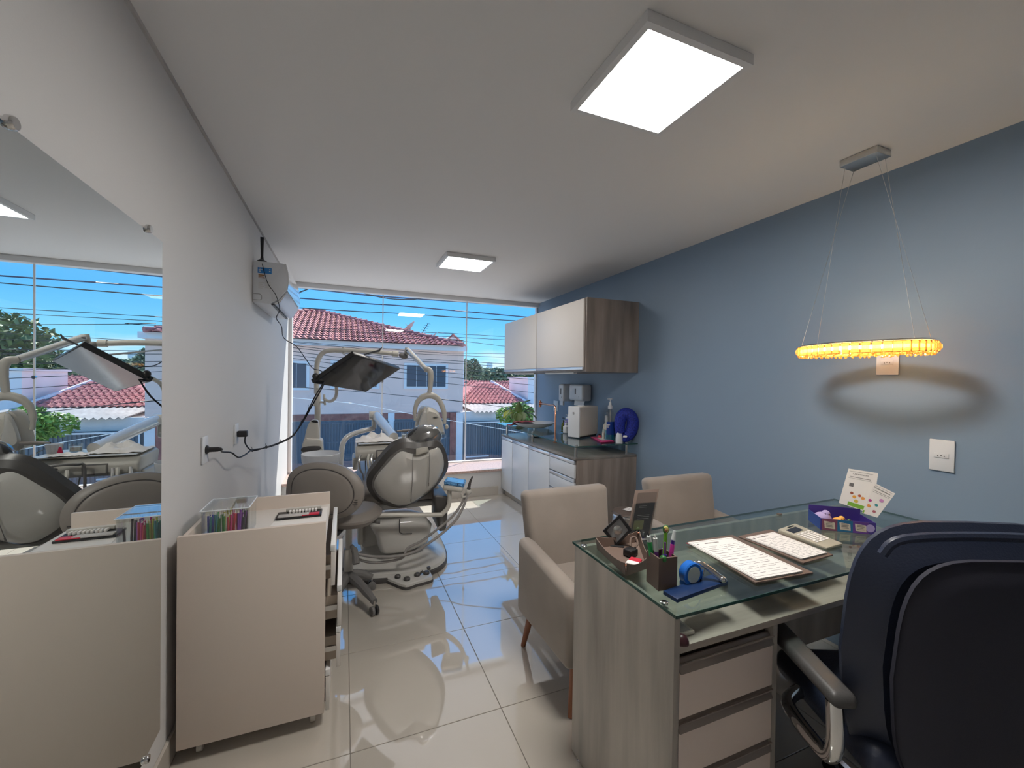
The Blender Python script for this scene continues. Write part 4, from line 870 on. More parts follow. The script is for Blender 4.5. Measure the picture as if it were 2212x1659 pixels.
MB().box(-.03, .03, -.02, .02, .0, .012, .004, mx=Matrix.Translation(cen+Vector((-.012, -.055, .0035))) @ Matrix.Rotation(.6, 4, 'Z')).build('wrapper', 'red', t)
MB().box(-.031, -.002, -.0205, .0205, .002, .0126, .004, mx=Matrix.Translation(cen+Vector((-.012, -.055, .0035))) @ Matrix.Rotation(.6, 4, 'Z')).build('white_end', 'paper', t)
t = thing('gadget', tuple(cen+Vector((.03, .03, .0035))), 'black gadget with a strap lying in the brown tray', 'gadget')
MB().box(-.022, .022, -.018, .018, 0, .026, .005, mx=Matrix.Translation(cen+Vector((.02, .005, .0035))) @ Matrix.Rotation(.3, 4, 'Z')).build('body', 'black', t)
MB().tube([cen+Vector((.03, .02, .03)), cen+Vector((.045, .035, .05)), cen+Vector((.06, .03, .055)), cen+Vector((.055, .01, .04)), cen+Vector((.04, .005, .03))], .004, 8, 5).build('strap', 'brownl', t)
# diamond display frame on a black stand
fc_ = onz(1332, 1181, D1); fn = Vector((-.62, -.78, .12)).normalized()
cs = [onp(*q, fc_, fn) for q in ((1302, 1147), (1339, 1111), (1365, 1146), (1331, 1181))]
t = thing('display_frame', tuple(fc_), 'black diamond shaped floating display frame on a stand', 'frame')
ctr = sum(cs, Vector())/4
m = MB(); bk = -fn*.018
for i in range(4):
    a, b_ = cs[i], cs[(i+1) % 4]; ia, ib = a.lerp(ctr, .24), b_.lerp(ctr, .24); m.hexa([a, b_, ib, ia], [a+bk, b_+bk, ib+bk, ia+bk])
m.build('frame_bars', 'black', t, 0)
ii = [c_.lerp(ctr, .2)-fn*.008 for c_ in cs]; MB().hexa(ii, [p-fn*.002 for p in ii]).build('clear_film', mat('silver_film', (.36, .37, .38), .35), t, 0)
MB().lathe([(.012, -.004), (.017, .0), (.006, .0065), (.002, .007)], fr(ctr-fn*.0078, cs[2]-cs[0], fn.cross(cs[2]-cs[0])), 18).build('medallion', 'steel', t)
MB().box(-.03, .03, -.012, .012, 0, .006, .002, mx=fr(Vector((cs[3].x, cs[3].y, D1)), Vector((fn.y, -fn.x, 0)), Vector((fn.x, fn.y, 0)))).build('stand', 'black', t)
# brown menu-style card stand
sb = onz(1385, 1170, D1); sn = Vector((-.50, -.80, .34)).normalized()
cs = [onp(*q, sb, sn) for q in ((1372, 1067), (1424, 1064), (1402, 1172), (1352, 1176))]
zmin = min(p.z for p in cs); cs = [p+Vector((0, 0, max(0, D1+.001-zmin))) for p in cs]
t = thing('card_stand', tuple((cs[2]+cs[3])/2), 'brown leaning card stand with a black printed card, behind the pens', 'sign stand')
bk = -sn*.006; MB().hexa([cs[3], cs[2], cs[2]+bk, cs[3]+bk], [cs[0], cs[1], cs[1]+bk, cs[0]+bk], .001).build('board', 'brownl', t)
def suv(u, v): return (cs[0]*(1-u)+cs[1]*u)*(1-v)+(cs[3]*(1-u)+cs[2]*u)*v
def sp(nm, m_, u0, u1, v0, v1, o0, o1):
    a = [suv(u0, v1), suv(u1, v1), suv(u1, v0), suv(u0, v0)]; return MB().hexa([a[0]+sn*o0, a[1]+sn*o0, a[1]+sn*o1, a[0]+sn*o1], [a[3]+sn*o0, a[2]+sn*o0, a[2]+sn*o1, a[3]+sn*o1]).build(nm, m_, t, 0)
sp('printed_card', 'black', .14, .94, .28, .97, .0004, .0010)
sp('wood_panel', 'edge', .14, .94, .06, .27, .0004, .0010)
sp('olive_field', mat('olive_print', (.12, .12, .05), .5), .2, .62, .62, .80, .0012, .0014)
for v0 in (.33, .36): sp('print_line', 'steel', .30, .62, v0, v0+.006, .0012, .0014)
for v0 in (.515, .545, .585): sp('print_line', 'steel', .30, .80, v0, v0+.008, .0012, .0014)
for u_ in (.3, .5, .66): sp('print_line', 'steel', u_, u_+.08, .86, .875, .0012, .0014)
sp('acrylic_cover', 'acryl', .06, 1.04, .27, .985, .004, .0055)
MB().hexa([cs[3]+Vector((0, -.02, 0)), cs[2]+Vector((0, -.02, 0)), cs[2]+Vector((0, .05, 0)), cs[3]+Vector((0, .05, 0))], [cs[3]+Vector((0, -.02, .005)), cs[2]+Vector((0, -.02, .005)), cs[2]+Vector((0, .05, .005)), cs[3]+Vector((0, .05, .005))], .001).build('foot', 'black', t)
for q in cs[:0]: pass
# keyboard corner and round dark thing on the shelf below the glass
kq = Vector((dxi+.009, .9, .7205)); t = thing('keyboard', tuple(kq), 'white keyboard lying on the wooden surface under the glass', 'keyboard')
mk = Matrix.Translation(kq+Vector((.0, .0, 0)))
MB().box(0, .078, 0, .30, 0, .012, .004, mx=mk).build('case', mat('ivory_case', (.56, .52, .46), .4), t)
for i in range(4):
    for j in range(15): MB().box(.010+.016*i, .023+.016*i, .052+.016*j, .065+.016*j, .012, .017, mx=mk).build('key', 'paper', t, 0)
MB().box(.012, .066, .008, .044, .0118, .0128, mx=mk).build('wrist_recess', 'fibre', t, 0)
t = thing('mouse', (dxi+.022, .882, .7205), 'dark maroon mouse lying beside the white keyboard', 'mouse')
MB().ell((dxi+.022, .884, .7205+.0), (.020, .019, .024)).build('shell', mat('maroon_plastic', (.06, .018, .025), .35), t)
bmx = t.children[0]
for v in bmx.data.vertices: v.co.z = max(v.co.z, .0002)
# ---------------------------------------------------------------- armchairs
def armchair(x, y, label):
    t = thing('armchair', (x, y, 0), label, 'armchair', 'taupe velvet armchairs at the desk')
    w, sd = .61, .56          # width, depth; faces -y
    def bx_(nm, x0, x1, y0, y1, z0, z1, bev, seg=4, m='fabric'): return MB().box(x+x0, x+x1, y+y0, y+y1, z0, z1, bev, seg).build(nm, m, t)
    h = w/2
    bx_('seat', -h+.085, h-.085, -.27, .20, .30, .46, .035)
    bx_('seat_base', -h+.06, h-.06, -.25, .24, .20, .30, .02)
    for s in (-1, 1):
        a, b_ = (-h, -h+.085) if s < 0 else (h-.085, h)
        MB().hexa([(x+a, y-.285, .22), (x+b_, y-.285, .22), (x+b_, y+.27, .20), (x+a, y+.27, .20)], [(x+a, y-.285, .552), (x+b_, y-.285, .552), (x+b_, y+.27, .60), (x+a, y+.27, .60)], .03, 4).build('arm', 'fabric', t)
    MB().hexa([(x-h+.075, y+.16, .40), (x+h-.075, y+.16, .40), (x+h-.075, y+.28, .30), (x-h+.075, y+.28, .30)], [(x-h+.035, y+.255, .835), (x+h-.035, y+.255, .835), (x+h-.035, y+.35, .83), (x-h+.035, y+.35, .83)], .032, 4).build('backrest', 'fabric', t)
    for sx_ in (-1, 1):
        for yy, dy_ in ((-.22, -.03), (.22, .04)):
            MB().tube([(x+sx_*(h-.04), y+yy+dy_, .001), (x+sx_*(h-.075), y+yy, .225)], [.013, .021], 12).build('leg', 'legw', t)
    return t
a1 = armchair(1.178, 1.785, 'taupe velvet armchair at the left end of the desk, nearer the drawers')
a2 = armchair(2.03, 1.81, 'taupe velvet armchair behind the desk against the blue wall')
# pedal bin
pb = Vector((2.12, 2.72, 0)); t = thing('pedal_bin', tuple(pb), 'round steel pedal bin with a dark lid between the armchairs', 'bin')
MB().lathe([(.125, .02), (.128, .37), (.12, .375)], Matrix.Translation(pb), 28).build('body', 'steel', t)
MB().lathe([(.13, 0), (.13, .03)], Matrix.Translation(pb), 28).build('base_ring', 'black', t)
MB().lathe([(.131, .375), (.133, .39), (.127, .394)], Matrix.Translation(pb), 28).build('rim', 'chrome', t)
MB().lathe([(.126, .393), (.12, .405), (.07, .42), (.0, .424)], Matrix.Translation(pb), 28, caps=False).build('lid', 'edge', t)
t2 = thing('paper_card', (pb.x-.03, pb.y-.02, .424), 'small white printed card lying on the bin lid', 'card')
MB().box(-.045, .045, -.03, .03, 0, .002, mx=Matrix.Translation((pb.x-.01, pb.y-.02, .4255)) @ Matrix.Rotation(.3, 4, 'Z')).build('card', 'paper', t2, 0)
MB().box(-.012, .012, -.006, .006, .0021, .0024, mx=Matrix.Translation((pb.x-.01, pb.y-.02, .4255)) @ Matrix.Rotation(.3, 4, 'Z')).build('print', 'ink', t2, 0)
# ---------------------------------------------------------------- office chair, seen from behind
oa = math.radians(-24); oo = Vector((1.58, .70, 0)); mo = rotz(oa, oo)         # local: faces +y
oc = thing('office_chair', tuple(oo), 'dark navy leather office chair with chrome arms, nearest the camera', 'office chair')
def oc_pts(pl): return [mo @ Vector(p) for p in pl]
# backrest: rounded outline, lofted cushion
def oc_back(nm, m, sc, y0, th, bulge, rim, z0=.36, z1=1.088, hw=.295, ins=.88):
    pl = []
    for k in range(40):
        a = 2*PI*k/40; ca, sa = math.cos(a), math.sin(a); e = 2/4.2
        u = math.copysign(abs(ca)**e, ca); v = math.copysign(abs(sa)**e, sa)
        zc, hz2 = (z0+z1)/2, (z1-z0)/2; z = zc+hz2*v*sc; ww = hw*(1-.16*max(0, -v)) * sc
        pl.append((ww*u, y0-.02*(1-u*u)*0-.10*(z-.5), z))
    P = oc_pts(pl); n = (mo.to_3x3() @ Vector((0, -1, -.10))).normalized()
    return MB().plate(P, n, th, rim, bulge, 0, ins).build(nm, m, oc)
oc_back('backrest', 'leather', 1.0, -.17, .13, .0, .06)
oc_back('back_cover', 'mesh_b', .86, -.232, .03, .03, .02)
MB().box(-.25, .25, -.20, .26, .40, .50, .045, 4, mx=mo).build('seat', 'leather', oc)
MB().tube(oc_pts([(-.255, -.207, 1.02), (-.21, -.217, 1.064), (0, -.224, 1.078), (.21, -.217, 1.064), (.255, -.207, 1.02)]), .012, 8, 5).build('top_seam', 'leather', oc)
W_['padg'] = mat('sheen_arm_leather', (.075, .073, .072), .4, bump=.08, bscale=180)  # arm pads greyed: the sheen on the dark leather is in the colour
for s in (-1, 1):
    X_ = s*.315
    MB().tube(oc_pts([(X_*.93, -.18, .50), (X_, -.165, .455), (X_*1.02, -.155, .47), (X_*1.02, -.15, .53), (X_*1.02, -.13, .588)] if 0 else [(X_*.80, .10, .44), (X_, .05, .43), (X_*1.02, -.08, .425), (X_*1.02, -.135, .44), (X_*1.02, -.155, .49), (X_*1.02, -.15, .60)]), .021, 14, 6).build('arm_frame', 'chrome', oc)
    MB().hexa(oc_pts([(X_-.034, -.19, .60), (X_+.034, -.19, .60), (X_+.036, .19, .615), (X_-.036, .19, .615)]), oc_pts([(X_-.032, -.18, .638), (X_+.032, -.18, .638), (X_+.034, .18, .655), (X_-.034, .18, .655)]), .016, 4).build('arm_pad', W_['padg'], oc)
MB().lathe([(.03, .12), (.03, .28), (.045, .30), (.06, .40)], mo, 16).build('gas_column', 'black', oc)
for k in range(5):
    a = 2*PI*k/5+.3; d = Vector((math.cos(a), math.sin(a), 0))
    MB().tube([mo @ Vector((0, 0, .12)), mo @ (d*.16+Vector((0, 0, .105))), mo @ (d*.29+Vector((0, 0, .075)))], [.028, .022, .015], 8).build('base_leg', 'chrome', oc)
    for s in (-1, 1): MB().lathe([(.027, -.009), (.027, .009)], fr(mo @ (d*.29+Vector((0, 0, .0275)))+Vector((-d.y, d.x, 0))*.013*s, tz, d), 14).build('caster', 'black', oc)
# ================================================================ white cart by the left wall
ky0, ky1, kx0, kx1 = 1.852, 2.40, XL+.034, -.066
kt = thing('rolling_cart', ((kx0+kx1)/2, (ky0+ky1)/2, 0), 'pale laminate rolling cart with four half open drawers by the mirror', 'cart')
MB().box(kx0, kx1, ky0, ky0+.018, .062, .852, .001).build('side_panel', 'beige', kt)
MB().box(kx0, kx1, ky1-.018, ky1, .062, .838, .001).build('side_panel', 'beige', kt)
MB().box(kx0, kx0+.015, ky0+.018, ky1-.018, .062, .838).build('back_panel', 'beige', kt, 0)
MB().box(kx0+.015, kx1, ky0+.018, ky1-.018, .757, .775).build('top', 'white', kt, 0)
MB().box(kx0+.015, kx1, ky0+.018, ky1-.018, .062, .08).build('bottom', 'white', kt, 0)
for k, ex_ in enumerate((.020, .046, .043, .004)):
    z1 = .752-k*.172; z0 = z1-.168
    d = MB().box(kx1+ex_, kx1+ex_+.016, ky0+.004, ky1-.004, z0, z1-.028, .001).build('drawer', 'white', kt)
    MB().box(kx1+ex_-.002, kx1+ex_+.017, ky0+.004, ky1-.004, z1-.026, z1, .003).build('handle', 'alu', d)
    MB().box(kx0+.05, kx1+ex_, ky0+.03, ky1-.03, z0+.02, z1-.05).build('drawer_box', mat('drawer_side_board', (.38, .32, .26), .6) if k == 0 else 'db', d, 0) if k == 0 else MB().box(kx0+.05, kx1+ex_, ky0+.03, ky1-.03, z0+.02, z1-.05).build('drawer_box', bpy.data.materials['drawer_side_board'], d, 0)
    MB().box(kx1-.03, kx1+ex_-.001, ky0+.021, ky0+.029, z0+.06, z0+.08).build('runner', 'steel', d, 0)
for x, y in ((kx0+.06, ky0+.06), (kx1-.045, ky0+.06), (kx0+.06, ky1-.06), (kx1-.045, ky1-.06)):
    c_ = MB().box(x-.013, x+.013, y-.016, y+.016, .034, .061, .004).build('caster', 'steel', kt)
    MB().lathe([(.021, -.009), (.0215, 0), (.021, .009)], fr((x, y-.002, .0222), (0, 1, 0), (0, 0, 1)), 16).build('wheel', 'cream', c_)
kz = .7755
# acrylic box with bright interdental brushes
P0, P1 = onz(410, 1121, kz+.135), onz(480, 1114, kz+.135); P3 = onz(434, 1093, kz+.135); P3 = Vector((max(P3.x, XL+.03), P3.y, P3.z))
bx0_, bx1_, by0_, by1_ = -.525, -.365, 1.985, 2.16
ab = thing('acrylic_box', ((bx0_+bx1_)/2, (by0_+by1_)/2, kz), 'clear acrylic lidded box of bright brushes on the white cart', 'box')
bh = .125
for a in ((bx0_, bx1_, by0_, by0_+.003, kz, kz+bh), (bx0_, bx1_, by1_-.003, by1_, kz, kz+bh), (bx0_, bx0_+.003, by0_+.003, by1_-.003, kz, kz+bh), (bx1_-.003, bx1_, by0_+.003, by1_-.003, kz, kz+bh), (bx0_+.003, bx1_-.003, by0_+.003, by1_-.003, kz, kz+.003)): MB().box(*a).build('wall_pane', 'acryl', ab, 0)
MB().box(bx0_-.004, bx1_+.004, by0_-.004, by1_+.004, kz+bh+.0003, kz+bh+.0045).build('lid', 'acryl', ab, 0)
m = MB(); q_ = [(bx0_-.004, by0_-.004), (bx1_+.004, by0_-.004), (bx1_+.004, by1_+.004), (bx0_-.004, by1_+.004)]
for i in range(4): m.tube([(*q_[i], kz+bh+.003), (*q_[(i+1) % 4], kz+bh+.003)], .0022, 6)
m.build('lid_edge', mat('frosted_edge', (.80, .84, .88), .3), ab)
rd = random.Random(11); cols = [(.02, .06, .40), (.02, .25, .30), (.05, .30, .08), (.55, .50, .08), (.62, .03, .22), (.60, .05, .08), (.25, .05, .40), (.03, .03, .05), (.75, .75, .75)]
for i in range(44):
    u = (i+.5)/44; x = bx0_+.012+(bx1_-bx0_-.024)*u; y = rd.uniform(by0_+.015, by1_-.05); ci = min(8, int(u*8.2+rd.uniform(-.8, .8)))
    ci = max(0, ci); t = thing('interdental_brush', (x, y, kz+.004), 'thin %s handled brush standing in the clear acrylic box' % ('dark blue', 'teal', 'green', 'yellow', 'pink', 'red', 'purple', 'black', 'white')[ci], 'brush', 'brushes in the acrylic box')
    top = Vector((x+rd.uniform(-.006, .006), y+rd.uniform(-.012, .012), kz+rd.uniform(.095, .118)))
    MB().tube([(x, y, kz+.0045), Vector((x, y, kz+.0045)).lerp(top, .88)], .0042, 6).build('handle', mat('brush_%d' % max(0, ci), cols[max(0, ci)], .35) if 'brush_%d' % max(0, ci) not in bpy.data.materials else bpy.data.materials['brush_%d' % max(0, ci)], t)
    MB().tube([Vector((x, y, kz+.0045)).lerp(top, .88), top], .0016, 5).build('bristle', 'paper', t)
# paper sheets, eyelet strip packet
t = thing('paper_liner', (-.2, 2.1, kz), 'white paper sheet spread over the cart top', 'paper')
MB().hexa([(-.33, 1.885, kz), (-.075, 1.885, kz), (-.075, 2.33, kz), (-.28, 2.30, kz)], [(-.33, 1.885, kz+.001), (-.075, 1.885, kz+.001), (-.075, 2.33, kz+.001), (-.28, 2.30, kz+.001)]).build('sheet', 'paper', t, 0)
z_ = kz+.0015; Pq = [onz(*q, z_+.018) for q in ((604, 1112), (622, 1103), (697, 1097), (690, 1107))]; Pq = [Vector((p.x, p.y, z_)) for p in Pq]
t = thing('instrument_tray', tuple(sum(Pq, Vector())/4), 'small dark tray with a row of pale clips at the back of the cart', 'tray')
cx_ = sum(p.x for p in Pq)/4; cy_ = min(2.31, sum(p.y for p in Pq)/4)
MB().box(cx_-.11, cx_+.085, cy_-.05, cy_+.05, z_, z_+.010, .003).build('tray', 'black', t)
MB().box(cx_-.10, cx_+.03, cy_-.048, cy_-.01, z_+.010, z_+.016, .002).build('grey_block', 'fibre', t); MB().box(cx_+.0, cx_+.075, cy_-.05, cy_-.015, z_+.0101, z_+.015, .002).build('red_block', 'red', t)
for k in range(9): MB().box(cx_-.06+.014*k, cx_-.05+.014*k, cy_+.005, cy_+.03, z_+.010, z_+.022, .002).build('clip', 'paper', t)
MB().box(cx_-.075, cx_+.08, cy_+.034, cy_+.048, z_+.0101, z_+.026, .003).build('rail', 'cream', t)
# ================================================================ rolling stool
sc_ = Vector((.0, 2.84, 0)); sf = Vector((.376, .927, 0)).normalized(); sr = Vector((sf.y, -sf.x, 0))
st = thing('dentist_stool', tuple(sc_), 'grey vinyl rolling stool with an oval padded back, behind the cart', 'stool')
ol = [(614, 1085), (616, 1040), (629, 1017), (658, 1003), (695, 1000.5), (727, 1006), (754, 1019), (772, 1037), (781.5, 1061), (778, 1088), (759, 1111), (732, 1121), (690, 1122), (650, 1117), (625, 1104)]
bp = Vector((-.07, 2.745, .75)); bn = (-sf*1+tz*.04).normalized()
def onpl(q, p, n): return [onp(a, b_, p, n) for a, b_ in q]
def dens(P, k=4): return catmull(P, k, True)
MB().plate(dens(onpl(ol, bp, bn)), bn, .07, .022, .012, .012).build('backrest', 'vinyl', st)
cen = sum(onpl(ol, bp, bn), Vector())/len(ol)
inn = [cen+(p-cen)*.80+bn*.006 for p in dens(onpl(ol, bp, bn))]
b = MB(); b.tube(inn, .0045, 6, closed=True); b.build('seam_groove', 'vinyld', st)
MB().plate([cen+(p-cen)*.785 for p in dens(onpl(ol, bp, bn))], bn, .004, .003, .010).build('back_panel', 'vinyl', st).location += bn*.009
for k in range(3):
    p = onp(765, 1080+5*k, bp, bn)+bn*.004; MB().tube([p-sr*.022, p+sr*.022], .0025, 6).build('stitch', 'vinyld', st)
scn = Vector((.035, 2.97, 0)); sm = fr(scn, sr, sf)
so_ = []
for k in range(32):
    a = 2*PI*k/32; e = .75; so_.append(sm @ Vector((.205*math.copysign(abs(math.cos(a))**e, math.cos(a)), .20*math.copysign(abs(math.sin(a))**e, math.sin(a)), .57)))
MB().plate(so_, (0, 0, 1), .085, .035, .006).build('seat', 'vinyl', st)
MB().tube([sm @ Vector((.05+.012*math.sin(t_*.5), -.19+.38*t_/10, .577)) for t_ in range(11)], .003, 6).build('seat_seam', 'vinyld', st)
MB().tube([sm @ Vector(q) for q in ((-.0, -.10, .475), (-.0, -.21, .47), (-.0, -.235, .52), (-.0, -.215, .66))], .016, 10, 5).build('back_bracket', 'black', st)
MB().lathe([(.03, .10), (.03, .30), (.02, .30), (.02, .478)], Matrix.Translation(scn), 16).lathe([(.1, .470), (.1, .486)], Matrix.Translation(scn), 20).build('gas_column', 'cream', st)
MB().tube([sm @ Vector(q) for q in ((.05, 0, .475), (.16, .02, .472), (.20, .03, .468))], [.008, .008, .013], 10).build('lever', 'rubber', st)
MB().tube([sm @ Vector(q) for q in ((.03, -.03, .33), (.06, -.05, .30), (.085, -.09, .235))], [.012, .02, .022], 10, 4).build('foot_lever', 'rubber', st)
scc = Vector((-.02, 2.86, 0))
for i, (px, py) in enumerate(((.184-.004, 2.634), (.185, 2.964), (-.08, 3.13), (-.29, 2.90), (-.09, 2.58))):
    e_ = Vector((px, py, 0)); d = (e_-scn).normalized()
    MB().tube([scn+tz*.125, scn.lerp(e_, .55)+tz*.115, e_+tz*.082], [.030, .027, .020], 10, 3).build('base_leg', 'rubber', st)
    for s in (-1, 1): MB().lathe([(.0, -.009), (.02, -.011), (.0275, -.007), (.0275, .007), (.02, .011), (0, .011)], fr(e_+tz*.0285+Vector((-d.y, d.x, 0))*.0135*s, tz, d), 16, caps=False).build('caster', 'black' if s > 0 else 'rubber', st)
    MB().tube([e_+tz*.03, e_+tz*.085], .006, 8).build('caster_pin', 'steel', st)
# ================================================================ dental chair
dc = thing('dental_chair', (.42, 3.5, 0), 'white and grey reclining dental chair with plastic wrapped headrest', 'dental chair')
base = [(-.02, 3.18), (.10, 3.06), (.38, 3.0), (.62, 3.03), (.76, 3.2), (.80, 3.6), (.78, 4.1), (.62, 4.3), (.2, 4.3), (.02, 4.05), (-.03, 3.6)]
bo = dens([Vector((x, y, 0)) for x, y in base], 4); bc_ = Vector((.39, 3.6, 0))
def sring(P, c, k, z): return [c+(p-c)*k+tz*z for p in P]
def loft(rings, mb=None):
    b = mb or MB(); R = [[b.bm.verts.new(p) for p in r] for r in rings]; n = len(R[0])
    for a, c in zip(R, R[1:]):
        for i in range(n): b.bm.faces.new((a[i], a[(i+1) % n], c[(i+1) % n], c[i]))
    b.bm.faces.new(R[0][::-1]); b.bm.faces.new(R[-1]); return b
loft([sring(bo, bc_, 1, .001), sring(bo, bc_, 1.005, .03), sring(bo, bc_, .99, .036)]).build('base_rim', 'vinyld', dc)
loft([sring(bo, bc_, .985, .036), sring(bo, bc_, .97, .055), sring(bo, bc_, .90, .075), sring(bo, bc_, .62, .12), sring(bo, bc_, .5, .2), sring(bo, bc_, .47, .26)]).build('base', 'creamg', dc)
# motor cover under the backrest, facing the camera
Yc = 3.12
cv = [(806, 1128), (925, 1122), (927, 1165), (918, 1178), (880, 1194), (838, 1199), (822, 1194), (812, 1160)]
cvp = dens([at(*q, Yc) for q in cv], 3)
MB().plate(cvp, (0, -1, .05), .42, .03, .012).build('motor_cover', 'creamg', dc)
p_ = [at(863, 1122, Yc-.02), at(863, 1150, Yc-.022), at(870, 1153, Yc-.022), at(890, 1152, Yc-.022)]; MB().tube(p_, .003, 6).build('cover_seam', 'black', dc)
MB().box(.13, .27, 3.3, 3.9, .15, .46, .03, 3).build('lift_arm', 'creamg', dc)
MB().box(.10, .14, 3.25, 3.85, .2, .44, .015, 3).build('hinge_plate', 'cream', dc)
# seat and legrest
MB().box(.06, .70, 3.18, 3.95, .505, .62, .05, 5).build('seat', 'vinyl', dc)
MB().box(.12, .64, 3.92, 4.62, .47, .575, .045, 5).build('leg_rest', 'vinyl', dc)
MB().box(.10, .66, 3.2, 3.95, .455, .505, .02, 3).build('seat_shell', 'creamg', dc)
MB().hexa([(.66, 3.05, .30), (.72, 3.05, .30), (.72, 3.35, .32), (.66, 3.35, .32)], [(.60, 2.98, .60), (.72, 2.98, .58), (.74, 3.35, .58), (.66, 3.35, .60)], .02, 3).build('side_bolster', 'vinyld', dc)
# backrest leaning towards the camera
ob = [(877, 960), (854, 967), (833, 985), (812, 1011), (796, 1032), (792.5, 1053.6), (801, 1073), (823, 1093), (865, 1103), (902, 1089), (929, 1070), (953, 1046), (969, 1019), (969, 995), (958, 967), (939, 957), (908, 962)]
obi = [(865, 978), (838, 1003), (815, 1030), (808, 1051), (819, 1072), (844, 1088), (866, 1094), (892, 1088), (932, 1059), (955, 1025), (959.5, 998), (950, 971), (930, 974), (910, 983), (888, 982)]
kp = Vector((.40, 2.90, .78)); kn = Vector((.0, -.86, -.50)).normalized()
kp = Vector((.40, 2.93, .76)); kn = Vector((.02, -.90, -.42)).normalized()
OB = dens(onpl(ob, kp, kn), 4); MB().plate(OB, kn, .11, .03, 0, .02).build('backrest', 'vinyld', dc)
OI = dens(onpl(obi, kp+kn*.012, kn), 4); MB().plate(OI, kn, .03, .012, .022).build('back_shell', 'creamg', dc)
for a, b_ in (((892, 984), (888, 1078)), ((927, 977), (926, 1044))):
    p, q = onp(*a, kp+kn*.04, kn), onp(*b_, kp+kn*.042, kn); MB().tube([p, p.lerp(q, .5)+Vector((.004, 0, 0)), q], .0018, 5, 4).tube([q, q+(q-p).normalized()*.022], .0035, 6).build('pull_cord', 'rubber', dc)
MB().hexa(*[[onp(*q, kp+kn*o_, kn) for q in ((898, 984), (927, 976), (924, 965), (898, 969))] for o_ in (-.03, .03)], .006).build('headrest_bracket', 'cream', dc)
hc_ = Vector((.43, 2.93, 1.02)); hc_ = onp(914, 948, Vector((0, 2.92, 1.02)), Vector((0, 1, 0)))
hm = Matrix.Rotation(math.radians(-15), 3, 'Y') @ Matrix.Rotation(math.radians(-25), 3, 'X')
MB().ell(hc_, (.128, .06, .088), hm, 24, 14).build('headrest', 'vinyld', dc)
# plastic film over the headrest: crumpled clear shell
b = MB(); b.ell(hc_, (.135, .068, .096), hm, 30, 18); rd = random.Random(2)
for v in b.bm.verts: v.co += (v.co-hc_).normalized()*rd.uniform(-.004, .007)
W_['film'] = thin_glass('plastic_film', (.90, .91, .91), .22, .12)
b.build('plastic_cover', 'film', dc, 25)
b = MB(); cb = onp(906, 967, hc_, Vector((0, 1, 0))); b.ell(cb, (.05, .03, .025), None, 16, 8)
for v in b.bm.verts: v.co += Vector((rd.uniform(-.006, .006), rd.uniform(-.006, .006), rd.uniform(-.006, .006)))
b.build('plastic_gather', 'film', dc, 15)
# assistant arm, console, hoses
Ya = 2.98
arm = [at(*q, Ya) for q in ((806, 1113), (860, 1112), (945, 1112), (957, 1108), (967, 1097), (971, 1080), (971, 1060))]
MB().tube(arm, .0165, 12, 5).build('assistant_arm', 'cream', dc)
MB().hexa([at(*q, Ya-.05) for q in ((953, 1052), (986, 1067), (1002, 1062), (990, 1040))]+[], [p+Vector((0, .16, .0)) for p in [at(*q, Ya-.05) for q in ((956, 1034), (975, 1030), (1010, 1036), (1000, 1046))]]) if False else None
kc = at(981, 1050, Ya); mk_ = fr(kc, Vector((.9, -.35, -.12)), Vector((.3, .9, 0)))
MB().box(-.075, .07, -.06, .08, -.028, .012, .016, 3, mx=mk_).build('assistant_console', 'cream', dc)
b = MB(); b.box(-.07, .075, -.05, .085, .0125, .036, .012, 4, mx=mk_); bmesh.ops.subdivide_edges(b.bm, edges=b.bm.edges[:], cuts=2, use_grid_fill=True)
for v in b.bm.verts: v.co += Vector((rd.uniform(-.004, .004), rd.uniform(-.004, .004), rd.uniform(-.005, .008)))
W_['bluefilm'] = mat('blue_plastic_film', (.16, .42, .78), .22, coat=.3); b.build('blue_cover', 'bluefilm', dc, 10)
hk = at(1012, 1062, Ya-.05); MB().ell(hk, (.022, .02, .024)).tube([hk+Vector((-.05, 0, -.01)), hk+Vector((-.045, 0, -.035)), hk+Vector((-.015, 0, -.03)), hk], .008, 8, 4).build('handpiece_holder', 'cream', dc)
MB().tube([at(*q, Ya-.05) for q in ((1012, 1062), (1013, 1052), (1016, 1040), (1021, 1029))], [.014, .011, .009, .006], 10, 4).build('suction_handpiece', 'vinyld', dc)
MB().tube([at(q[0], q[1], q[2]) for q in ((1010, 1066, 2.93), (1002, 1092, 2.92), (984, 1124, 2.9), (955, 1152, 2.9), (922, 1176, 2.9), (895, 1192, 2.92), (860, 1201, 2.95), (800, 1202, 3.0), (745, 1190, 3.05))], .0095, 10, 6).build('suction_hose', 'hose', dc)
MB().tube([at(q[0], q[1], q[2]) for q in ((1006, 1066, 2.95), (996, 1090, 2.94), (975, 1118, 2.93), (945, 1143, 2.93), (912, 1168, 2.95), (880, 1185, 2.97), (865, 1207, 2.97), (800, 1215, 3.02), (750, 1196, 3.08))], .0085, 10, 6).build('suction_hose', 'hose', dc)
MB().tube([at(q[0], q[1], q[2]) for q in ((937, 1075, 3.2), (942, 1090, 3.2), (944, 1108, 3.2))], .004, 8, 4).build('side_cable', 'black', dc)
